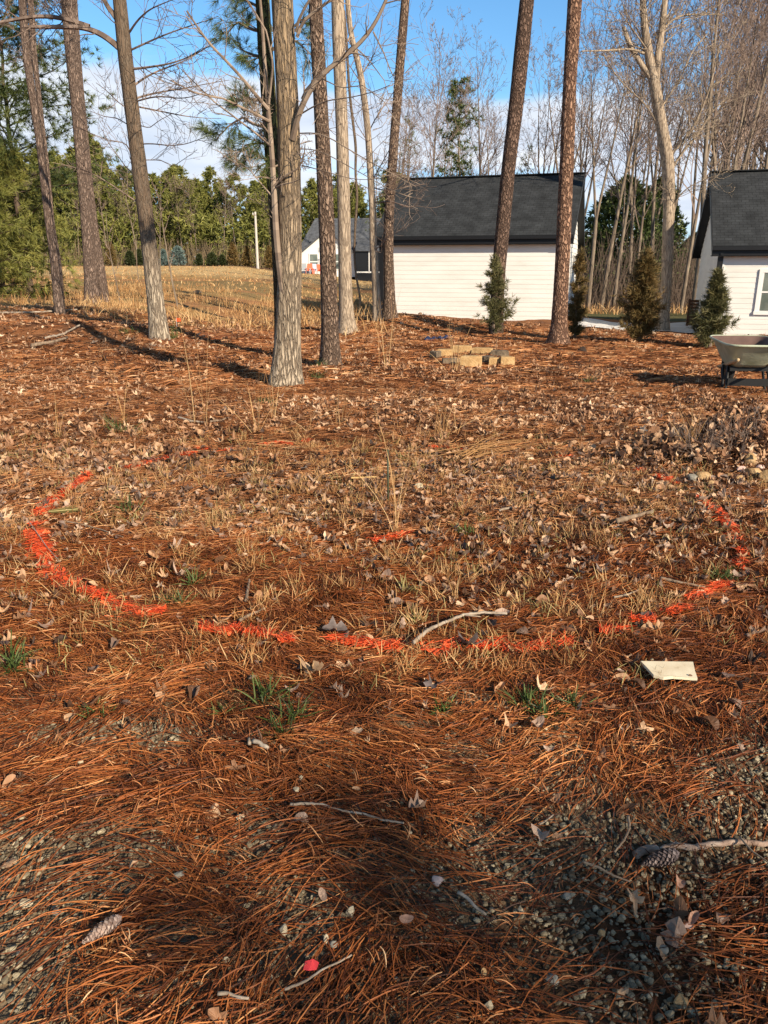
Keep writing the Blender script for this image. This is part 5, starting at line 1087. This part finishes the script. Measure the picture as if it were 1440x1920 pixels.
stick('short dark stick standing up near the first front stroke', [(462, 1136), (465, 1116), (468, 1096)], .017, m_stickb, .02)
stick('flat pale splinter left of the front strokes', [(450, 1178), (470, 1166), (497, 1155)], .016, m_stickb)
stick('broad grey bark strip at the right of the circle', [(1155, 990), (1190, 980), (1222, 971)], .032, m_stickb)
stick('dark stick pointing to the dark green tuft on the right', [(1236, 1096), (1270, 1104), (1320, 1114)], .016, m_stickb)
stick('thin pale stick left of the curled leaf', [(1150, 1132), (1175, 1127), (1196, 1118)], .010, m_stickp)
stick('brown twig curving down right of the gravel', [(1176, 1548), (1178, 1572), (1168, 1594), (1150, 1616)], .008, m_stickb)
stick('slender twig between gravel patches at the right front', [(1090, 1634), (1120, 1645), (1150, 1662), (1180, 1672)], .007, m_stickb)
stick('grey blue thin twig crossing the thick branch at the right edge', [(1384, 1587), (1405, 1612), (1440, 1638)], .006, m_stickb)
stick('pale crossing twig over the broad orange dash at the left', [(58, 995), (70, 1012), (90, 1042), (115, 1070)], .006, m_stickp, .05)
stick('long pale fallen limb lying in front of the left pines', [(-20, 590), (60, 590), (120, 586), (145, 584)], .05, m_stickp, .03, 'fallen_branch')
stick('pale fallen stick among the litter at the left', [(85, 640), (120, 632), (150, 615)], .05, m_stickp, .04, 'fallen_branch')
stick('thick grey piece of limb in the litter heap at the left', [(60, 655), (100, 648), (128, 640)], .07, m_stickb, .04, 'fallen_branch')
stick('low stick beyond the circle in front of the trunks', [(335, 790), (360, 797), (385, 799)], .025, m_stickp)
stick('dark curved stick right behind the back orange streak', [(395, 797), (415, 795), (430, 789)], .02, m_stickb)
stick('pale stick at the right middle of the circle', [(935, 967), (952, 963), (968, 961)], .018, m_stickp)
stick('yellowish stick just left of the thin green stake', [(658, 905), (680, 904), (706, 903)], .016, mat('straw_stick', [(.3, (.45, .27, .10)), (.7, (.62, .42, .18))], scale=8))

m_stonew = mat('cream_stone', [(.3, (.34, .27, .17)), (.7, (.58, .49, .34))], scale=18, detail=6, rough=.85, bump=.4, bscale=80, bdist=.003)
m_stoney = mat('tan_rock', [(.3, (.24, .135, .06)), (.5, (.40, .25, .115)), (.75, (.54, .38, .21))], scale=9, detail=7, rough=.9, bump=.6, bscale=30)
m_stoneg = mat('grey_stone', [(.3, (.17, .155, .125)), (.7, (.34, .31, .25))], scale=18, detail=6, rough=.85, bump=.4, bscale=80, bdist=.003)
m_pink = mat('pinkish_stone', [(.3, (.50, .30, .24)), (.7, (.74, .55, .46))], scale=14, rough=.85, bump=.4, bdist=.003)
def stone(px, py, w, hh, lab, m=m_stonew, name='stone', grp='pale stones on the gravel', seed=None, sink=.3, rz=0, dep=None):
    g = gp(px, py); u = mpp(g[1], 0); W_ = w * u / 2; Hh = hh * u / 2; V = stone_tpl(np.random.RandomState(seed or int(px * 3 + py)), IV3, .12)
    V = V * [W_, dep or W_ * .8, Hh]; c, s = math.cos(rz), math.sin(rz); V = V @ np.array([[c, s, 0], [-s, c, 0], [0, 0, 1]])
    mb = MB(); mb.add(V, T=IT3); o = mb.build(name, m, smooth=False); o.location = (g[0], g[1], g[2] + Hh * (1 - sink) + (.012 if g[1] < 6 else 0)); tag(o, lab, 'stone', grp); return o
for a in ((126, 1429, 14, 13, 'small cream stone at the left edge of the gravel'), (153, 1437, 13, 10, 'dull stone right of the small cream one'), (335, 1652, 24, 19, 'rounded greenish white stone in the straw', m_stoneg), (51, 1704, 26, 17, 'lumpy white stone near the left edge above the pale cone'),
          (532, 1758, 20, 28, 'upright yellow white stone in the gravel'), (424, 1811, 14, 15, 'white stone at the bottom centre of the gravel'), (409, 1818, 9, 8, 'tiny yellow stone beside the bottom white one'), (612, 1775, 17, 24, 'leaning cream stone in the gravel'), (626, 1783, 17, 17, 'grey stone touching the leaning cream one', m_stoneg),
          (658, 1724, 20, 28, 'tall pale stone above the leaning one'), (822, 1664, 26, 26, 'pink white faceted stone in the middle of the straw', m_pink), (907, 1838, 19, 22, 'tan stone near the bottom edge', m_stoney), (915, 1899, 19, 24, 'cream stone cut by the bottom edge, in the middle'), (755, 1516, 12, 20, 'yellowish stone right of the crooked twig', m_stoney),
          (975, 1717, 15, 16, 'white stone at the left of the grey pebble patch'), (1127, 1763, 15, 22, 'tan upright stone beside the grey pebbles', m_stoney), (1062, 1692, 16, 16, 'whitish grey pebble patch stone', m_stoneg), (1218, 1878, 13, 13, 'white stone near the bottom right'), (1274, 1889, 30, 24, 'tan stone at the bottom right edge', m_stoney),
          (1034, 1848, 32, 22, 'biggest grey stone near the bottom', m_stoneg), (1240, 1792, 24, 17, 'grey oval stone in the right gravel', m_stoneg), (556, 1493, 14, 18, 'white stone left of the crooked twig start'), (565, 1470, 13, 14, 'cream stone above the left twig stones'), (450, 1541, 20, 14, 'cream stone left of the crooked twig', m_stonew),
          (343, 1822, 15, 11, 'pink white chip below the rounded stone', m_pink), (108, 1721, 18, 14, 'grey stone below the lumpy white one', m_stoneg), (890, 1445, 8, 9, 'tiny cream stone in the far gravel'), (1290, 1747, 22, 12, 'pinkish bark coloured stone at the right', m_pink), (768, 1572, 12, 12, 'pale stone below the crooked twig end')):
    stone(*a)
m_dkc = flat('dark_gash', (.035, .022, .016), rough=.95, var=.4)  # for the dark clod that stands in for a gash in the ground
GR = 'rocks in the leaf pile at the right'
for a in ((1316, 905, 34, 26, 'yellow tan rock in front of the leaf pile', m_stoney, 'rock', GR), (1298, 906, 26, 22, 'brown rock leaning on the yellow tan one', m_stoneg, 'rock', GR), (1403, 874, 26, 32, 'tall tan rock at the right of the pile', m_stoney, 'rock', GR), (1419, 862, 18, 16, 'small upper rock of the tan pair', m_stoney, 'rock', GR),
          (1420, 870, 14, 16, 'small tan rock tucked under the upper one', m_stoney, 'rock', GR), (1410, 895, 34, 22, 'low tan rock below the tall one', m_stoney, 'rock', GR), (1367, 897, 16, 11, 'little cream rock in the middle of the pile', m_stoney, 'rock', GR), (1436, 905, 30, 26, 'tan rock cut by the right edge', m_stoney, 'rock', GR),
          (786, 920, 20, 14, 'cream stone in the back of the circle', m_stonew, 'stone', 'small stones far back'), (128, 573, 12, 9, 'tan stone at the foot of the slender left pine', m_stoney, 'stone', 'small stones far back'), (1135, 628, 11, 6, 'pale stone lying before the driveway', m_stonew, 'stone', 'small stones far back'),
          (1270, 632, 14, 9, 'dark clod near the foot of the forked hardwood', m_stickb, 'stone', 'small stones far back'), (671, 580, 20, 26, 'rounded tan boulder between the tan hardwood and the crooked tree', m_stoney, 'stone', 'small stones far back'), (1092, 664, 20, 18, 'dark clod of earth in front of the reddish pine', m_dkc, 'clod', 'small stones far back'), (370, 551, 18, 9, 'dark clod in the dry field', m_stickb, 'stone', 'small stones far back')):
    stone(*a)
for a in ((1330, 914, 20, 14, 'small tan rock in front of the yellow tan one', m_stoney, 'rock', GR), (1385, 906, 22, 16, 'tan rock between the little cream rock and the right edge', m_stoney, 'rock', GR), (1390, 888, 20, 14, 'pinkish rock in the leaves left of the low tan one', m_pink, 'rock', GR), (1425, 885, 18, 14, 'pinkish rock under the small upper rocks', m_pink, 'rock', GR)):
    stone(*a)
def broken_tile():
    g = gp(1266, 1290); u = mpp(g[1]); b = gp(1262, 1266); dy = max(.07, b[1] - g[1]); w = 100 * u
    pts = [(-w * .40, -dy * .35, 0), (-w * .24, -dy * .5, 0), (-.05 * w, -dy * .42, 0), (w * .38, -dy * .55, 0), (w * .42, -dy * .1, 0), (w * .50, dy * .5, 0), (-w * .50, dy * .55, 0), (-w * .44, dy * .1, 0)]
    mb = MB(); P = np.array(pts); P[:, 2] = P[:, 1] * .08; mb.poly_prism(P, (0, 0, .012))
    o = mb.build('board_piece', mat('cream_board', [(.30, (.38, .28, .17)), (.40, (.66, .55, .38)), (.7, (.78, .69, .50))], scale=12, detail=6, rough=.7)); o.location = (g[0], g[1] + dy / 2, g[2] + .04); tag(o, 'flat broken piece of cream board lying on the straw at the right', 'board')
broken_tile()
m_cone = mat('cone_scale', [(.2, (.17, .11, .09)), (.6, (.44, .32, .26)), (.9, (.66, .54, .45))], scale=30, attr=.6, rough=.8)
m_coned = mat('dark_cone_scale', [(.2, (.07, .05, .045)), (.6, (.20, .145, .13)), (.9, (.42, .33, .28))], scale=30, attr=.6, rough=.8)
def cone(px0, py0, px1, py1, w, lab, m, open_):
    a = gp(px0, py0); b = gp(px1, py1); a[2] += .042; b[2] += .045; L = np.linalg.norm(b - a); d = (b - a) / L; s = np.cross(d, [0, 0, 1]); s /= np.linalg.norm(s); u = np.cross(s, d)
    mb = MB(); n = 110; gi = 2.39996
    core = np.array([a + d * L * t for t in np.linspace(.02, .96, 9)]); mb.tube(core - a, [w * .5 * q for q in (.25, .5, .66, .74, .74, .66, .5, .35, .12)], 10)
    for i in range(n):
        t = (i + .5) / n; ang = i * gi; pr = math.sin(math.pi * min(1, (.10 + t * .95)) ** .8) ** .75 * w * .5; rad = s * math.cos(ang) + u * math.sin(ang); tn = np.cross(d, rad); c = a + d * L * t - a
        k = .0062 * (1.2 - .4 * t); o1 = pr * .55; o2 = pr * (1.22 if open_ else 1.02); sl = (.010 if open_ else .007)
        V = [c + rad * o1 - tn * k * .6, c + rad * o1 + tn * k * .6, c + rad * o2 + tn * k + d * sl * .6, c + rad * (o2 + .002) + d * sl * 1.3, c + rad * o2 - tn * k + d * sl * .6, c + rad * (o1 + o2) / 2 - d * .004]
        mb.add(V, T=[(0, 1, 5), (1, 2, 5), (2, 4, 5), (4, 0, 5)], Q=[(0, 1, 2, 4)], rnd=random.random()); mb.add(V[2:5], T=[(0, 1, 2)], rnd=random.random())
    o = mb.build('pine_cone', m); o.location = tuple(a); tag(o, lab, 'pine cone', 'fallen pine cones')
cone(228, 1745, 163, 1792, .034, 'long closed greyish pine cone on the straw at the left front', m_cone, False)
cone(1266, 1622, 1206, 1645, .036, 'dark open pine cone under the thick branch at the right', m_coned, True)
def flake(name, lab, px, py, size, m, k, rz, cat, grp=None, tilt=(.2, .3), lift=.035, sx=1., sy=1.):
    g = gp(px, py); tv, tt = LT[k]; mb = MB(); mb.scatter(tv, tt, np.zeros((1, 3)), rotm(np.array([rz]), np.array([tilt[0]]), np.array([tilt[1]])), np.array([[size * sx, size * sy, size * .7]]), rnd=np.array([.5]))
    o = mb.build(name, m, smooth=True); o.location = (g[0], g[1], g[2] + lift); tag(o, lab, cat, grp)
m_tan = mat('tan_leaf', [(.3, (.45, .33, .18)), (.7, (.66, .52, .33))], scale=20, rough=.6); m_chip = mat('bark_chip', [(.3, (.34, .17, .10)), (.7, (.58, .33, .22))], scale=40, rough=.8, stretch=(1, 4, 1))
m_dkl = mat('dark_leaf', [(.3, (.07, .055, .05)), (.7, (.22, .17, .15))], scale=20, rough=.5)
flake('dead_leaf', 'pale tan curled leaf standing out right of the circle centre', 1255, 1026, .085, m_tan, 4, .8, 'leaf', None, (.4, .3), .045)
flake('dead_leaf', 'large dark grey leaf lying on the front orange stroke', 628, 1195, .115, m_dkl, 6, .15, 'leaf', 'large dark leaves', (.1, .2), .04)
flake('dead_leaf', 'dark lobed leaf under the bent white barked twig end', 878, 1228, .12, m_dkl, 1, 2.2, 'leaf', 'large dark leaves', (.3, .5), .05)
flake('dead_leaf', 'dark crumpled leaf in the shade in front of the circle', 812, 1300, .10, m_dkl, 7, 1.2, 'leaf', 'large dark leaves', (.4, .2), .04)
flake('dead_leaf', 'big brown lobed leaf in front of the long orange stroke', 590, 1275, .12, mat('brown_lobed_leaf', [(.3, (.26, .15, .08)), (.7, (.45, .30, .18))], scale=20), 1, 2.5, 'leaf', None, (.2, .2), .04)
flake('bark_chip', 'pink brown bark chip at the right front', 1296, 1745, .062, m_chip, 2, .9, 'bark chip', 'bark chips', (.1, .1), .035, 1, .6)
flake('bark_chip', 'orange tan seed shell pair below the dark cone', 1272, 1672, .055, m_chip, 5, 1.3, 'bark chip', 'bark chips', (.2, .3), .035, 1, .8)
flake('bark_chip', 'tan bark chip near the left of the pink stone', 760, 1745, .04, m_chip, 8, .4, 'bark chip', 'bark chips')
def flag():
    g = gp(583, 1838); mb = MB(); P = np.array([(-.017, 0, 0), (-.004, -.004, .004), (.014, 0, 0), (.019, .010, .018), (.004, .018, .020), (-.014, .014, .014)]); V = np.vstack([P, P + [0, .001, .0015]])
    mb.add(V, T=[(0, 1, 5), (1, 4, 5), (1, 2, 4), (2, 3, 4), (6, 11, 7), (7, 11, 10), (7, 10, 8), (8, 10, 9)], Q=[(i, (i + 1) % 6, 6 + (i + 1) % 6, 6 + i) for i in range(6)])
    o = mb.build('flag_scrap', flat('pink_red_plastic', (.85, .07, .075), rough=.4)); o.location = (g[0], g[1], g[2] + .032); o.scale = (1.0, 1.1, .45); tag(o, 'small torn scrap of pink red marking flag by the pale bent twig', 'flag scrap')
    g = gp(332, 618); mb = MB(); mb.tube([(0, 0, 0), (0, 0, .28)], .006, 5); mb.build('marking_flag', flat('wire', (.4, .4, .4))); f = bpy.data.objects['marking_flag']; f.location = tuple(g); tag(f, 'tiny orange marking flag far back beside the dark bent trunk', 'flag')
    mb = MB(); mb.poly_prism([(0, 0, .19), (.10, 0, .19), (.10, 0, .27), (0, 0, .27)], (0, .004, 0)); mb.build('pennant', m_paint, f)
flag()
def stake():
    g = gp(728, 948); t = at(727, 843, g[1]); o = np.array([g[0], g[1], g[2]]); mb = MB(); mb.tube([(0, 0, -.05), tuple(t - o)], .0065, 8); ob = mb.build('garden_stake', flat('dark_green_stake', (.055, .065, .035), rough=.5), smooth=True); ob.location = tuple(o); tag(ob, 'thin dark green stake stuck upright in the circle', 'stake')
    g = gp(93, 973); b = gp(145, 968); g[2] += .05; b[2] += .05; mb = MB()
    for i in range(16): e = np.random.RandomState(i).randn(3) * [.004, .010, .006]; mb.tube([e * .4, (b - g) * .5 + e, (b - g) + e * 1.8], [.003, .0035, .002], 5, rnd=i / 16)
    ob = mb.build('green_stalk', m_drygreen); ob.location = tuple(g); tag(ob, 'flattened bundle of green stalks lying across the left orange paint', 'grass bundle')
stake()
def tarp():
    a = gp(796, 640); b = gp(846, 636); n = 26; mb = MB(); V = []
    for i in range(n):
        p = a + (b - a) * i / (n - 1); rs = np.random.RandomState(i)
        for j in range(7):
            t = j / 6; V.append((p[0] - a[0], p[1] - a[1] - .13 + .26 * t + .03 * math.sin(i * .7), (h(p[0], p[1]) - a[2]) + .10 * math.sin(math.pi * t) * (.5 + .5 * abs(math.sin(i * .55))) + rs.rand() * .012))
    mb.add(V, Q=[(i * 7 + j, (i + 1) * 7 + j, (i + 1) * 7 + j + 1, i * 7 + j + 1) for i in range(n - 1) for j in range(6)])
    o = mb.build('tarp', flat('navy_tarp', (.02, .03, .075), rough=.5), smooth=True); o.location = tuple(a); tag(o, 'crumpled strip of dark navy tarp lying in front of the garage', 'tarp')
tarp()
def pile():
    n = 2400; x = 3.35 + RS.randn(n) * .55; y = 6.62 + RS.randn(n) * .27; mb = leaves(n, 0, 0, .085, .11, None, xy=(x, y), tilt=.9)
    tag(mb.build('leaf_pile', m_leaf), 'heap of dark dead leaves with rocks in it at the right edge', 'leaf pile', kind='stuff')
    g = gp(1345, 858); r = empty('dry_bush', tuple(g), 'low leafless twiggy bush growing out of the leaf pile', 'bush'); rs = np.random.RandomState(4); S = []
    for i in range(15):
        a = rs.rand() * 6.28; q = rs.uniform(.2, 1.); grow(S, (rs.randn() * .16, rs.randn() * .07, -.02), (math.cos(a) * q, math.sin(a) * q * .6, 1), rs.uniform(.14, .34), .004, 1, rs, dict(step=(.06, .05, .04), kids=(0, 5, 3), wig=.12, up=.02, ang=(25, 55), len=(.35, .6), rmin=.0013, taper=.3, rk=.6))
    seg_mb(S, 0, 9, 3).build('branches', m_twig, r)
pile()
def tuft(px, py, wpx, hpx, n, m, lab, name='grass_tuft', cat='grass tuft', grp='green grass tufts', lean=.6, wd=.0055, droop=.5):
    g = gp(px, py); u = mpp(g[1]); k = n; x = g[0] + RS.randn(k) * wpx * u * .16; y = g[1] + RS.randn(k) * wpx * u * .14
    mb = blades(x, y, (hpx * u * 1.35 + .02) * (.45 + .7 * RS.rand(k)), wd, lean, droop, nseg=4); o = mb.build(name, m); o.data.transform(__import__('mathutils').Matrix.Translation([-float(q) for q in g])); o.location = tuple(g); tag(o, lab, cat, grp)
for a in ((500, 1318, 70, 45, 60, 'long bladed green tuft at the left of the front straw'), (545, 1355, 70, 45, 50, 'long bladed green tuft leaning right of the first long one'), (528, 1382, 70, 30, 60, 'short dense green tuft below the long bladed ones'), (418, 1340, 40, 25, 45, 'small grey green tuft left of the long bladed ones'), (832, 1338, 50, 26, 60, 'bright green tuft in front of the circle, at the centre'),
          (985, 1325, 60, 34, 70, 'dark green tuft in the shade right of the centre one'), (1020, 1345, 70, 30, 70, 'wide dark green tuft nearest the cream board'), (1075, 1328, 50, 30, 60, 'green tuft close left of the cream board'), (875, 1004, 50, 20, 80, 'bright green rosette in the middle of the circle'), (244, 965, 44, 34, 50, 'green tuft at the left inside the circle'),
          (250, 985, 50, 24, 40, 'flat olive tuft below the left inner one'), (1350, 1090, 60, 24, 120, 'dark green clump on the right paint line'), (22, 1258, 60, 50, 60, 'green tuft at the left edge'), (365, 1098, 50, 28, 50, 'green tuft between the left stroke and the centre'), (335, 1135, 46, 26, 40, 'green tuft above the long bright orange stroke'),
          (225, 812, 60, 34, 50, 'green tuft beyond the back left of the circle'), (495, 760, 44, 18, 60, 'green tuft in front of the big pale trunk'), (590, 712, 40, 16, 60, 'green tuft at the right foot of the big pale trunk'), (600, 690, 34, 16, 50, 'green tuft at the foot of the dark plated pine'), (1105, 720, 40, 12, 70, 'green patch in front of the reddish pine'),
          (325, 635, 26, 26, 50, 'green tuft at the right foot of the dark bent trunk'), (240, 625, 50, 12, 60, 'low green patch left of the dark bent trunk'), (760, 1112, 44, 24, 46, 'light green tuft in the front half of the circle'), (785, 1170, 40, 26, 40, 'light green tuft just behind the bent white barked twig'), (178, 1340, 80, 24, 36, 'sparse green tuft on the bare brown patch at the left front')):
    px, py, w, hh, n, lab = a; tuft(px, py, w, hh, n, m_green if py < 1390 and 'olive' not in lab and 'light' not in lab else m_drygreen, lab)
for a in ((740, 1005, 30, 190, 16, 'tall dry stalks rising from the centre paint mark', .16), (855, 1130, 40, 62, 14, 'pale dry tuft in the front half of the circle', .4), (962, 1010, 44, 60, 22, 'pale dry tuft right of the bright green rosette', .5), (484, 815, 40, 100, 16, 'fan of pale stalks behind the back paint mark', .4), (575, 815, 60, 70, 8, 'pair of leaning pale stalks right of the fan', .7),
          (388, 800, 16, 160, 6, 'very tall thin stalk left of the fan', .06), (363, 798, 14, 150, 5, 'tall thin stalk leftmost of the close pair', .06), (232, 800, 14, 110, 5, 'single tall weed stalk beyond the left back of the circle', .08), (110, 820, 20, 60, 8, 'short dry weed near the left edge', .25), (855, 700, 40, 75, 20, 'dry grass clump arching in front of the block ring', .35),
          (722, 690, 24, 100, 8, 'thin dry stalks left of the block ring', .2), (735, 650, 14, 80, 6, 'faint dry stalks between the crooked tree and the ring', .2), (835, 815, 60, 50, 40, 'pale dry clump beyond the centre back of the circle', .5), (640, 800, 30, 60, 12, 'thin dry weed behind the centre of the circle', .3), (1290, 845, 50, 70, 20, 'grey brown dry stems left in the leaf pile', .4), (515, 790, 14, 90, 6, 'thin stalk close right of the fan', .15),
          (396, 1130, 30, 30, 24, 'pale tuft left of the short dark stick', .6), (640, 1105, 40, 26, 50, 'yellow dry tuft in the circle centre front', .7), (560, 1125, 50, 26, 50, 'yellow dry tuft left of the centre front one', .7), (430, 940, 40, 20, 50, 'pale bushy tuft in the left half of the circle', .7), (545, 920, 44, 22, 50, 'pale bushy tuft at the back of the circle', .7)):
    px, py, w, hh, n, lab, ln = a; tuft(px, py, w, hh, n, m_dry, lab, 'dry_weed', 'dry grass', 'dry weeds around the circle', ln, .0030 if py > 900 else .005, .25)
def sheaf():
    a = gp(845, 872); b = gp(990, 836); mb = MB(); rs = np.random.RandomState(8)
    for i in range(24):
        o1 = rs.randn(3) * [.10, .12, .008]; o2 = rs.randn(3) * [.10, .22, .01]; s = rs.uniform(0, .3); p = a + (b - a) * s + o1 - a; q = a + (b - a) * rs.uniform(.6, 1.05) + o2 - a; p[2] += .05; q[2] += .07
        mb.tube([p, (p + q) / 2 + [0, 0, .03], q], [.0035, .003, .0015], 5, rnd=rs.rand() * .4)
    o = mb.build('straw_sheaf', m_dry); o.location = tuple(a); tag(o, 'loose sheaf of pale straw stalks lying at the back right of the circle', 'straw')
sheaf()

g = gp(1424, 628); leafy('yellow_shrub', 'small orange yellow shrub at the foot of the house wall', g[0], g[1] - .4, .62, .55, mat('yellow_leaf', [(.2, (.30, .20, .05)), (.8, (.62, .38, .09))], scale=4, attr=.6, rough=.6), 260, .10, 'shrub', None, True, .02, .2, 6, .25, 20)
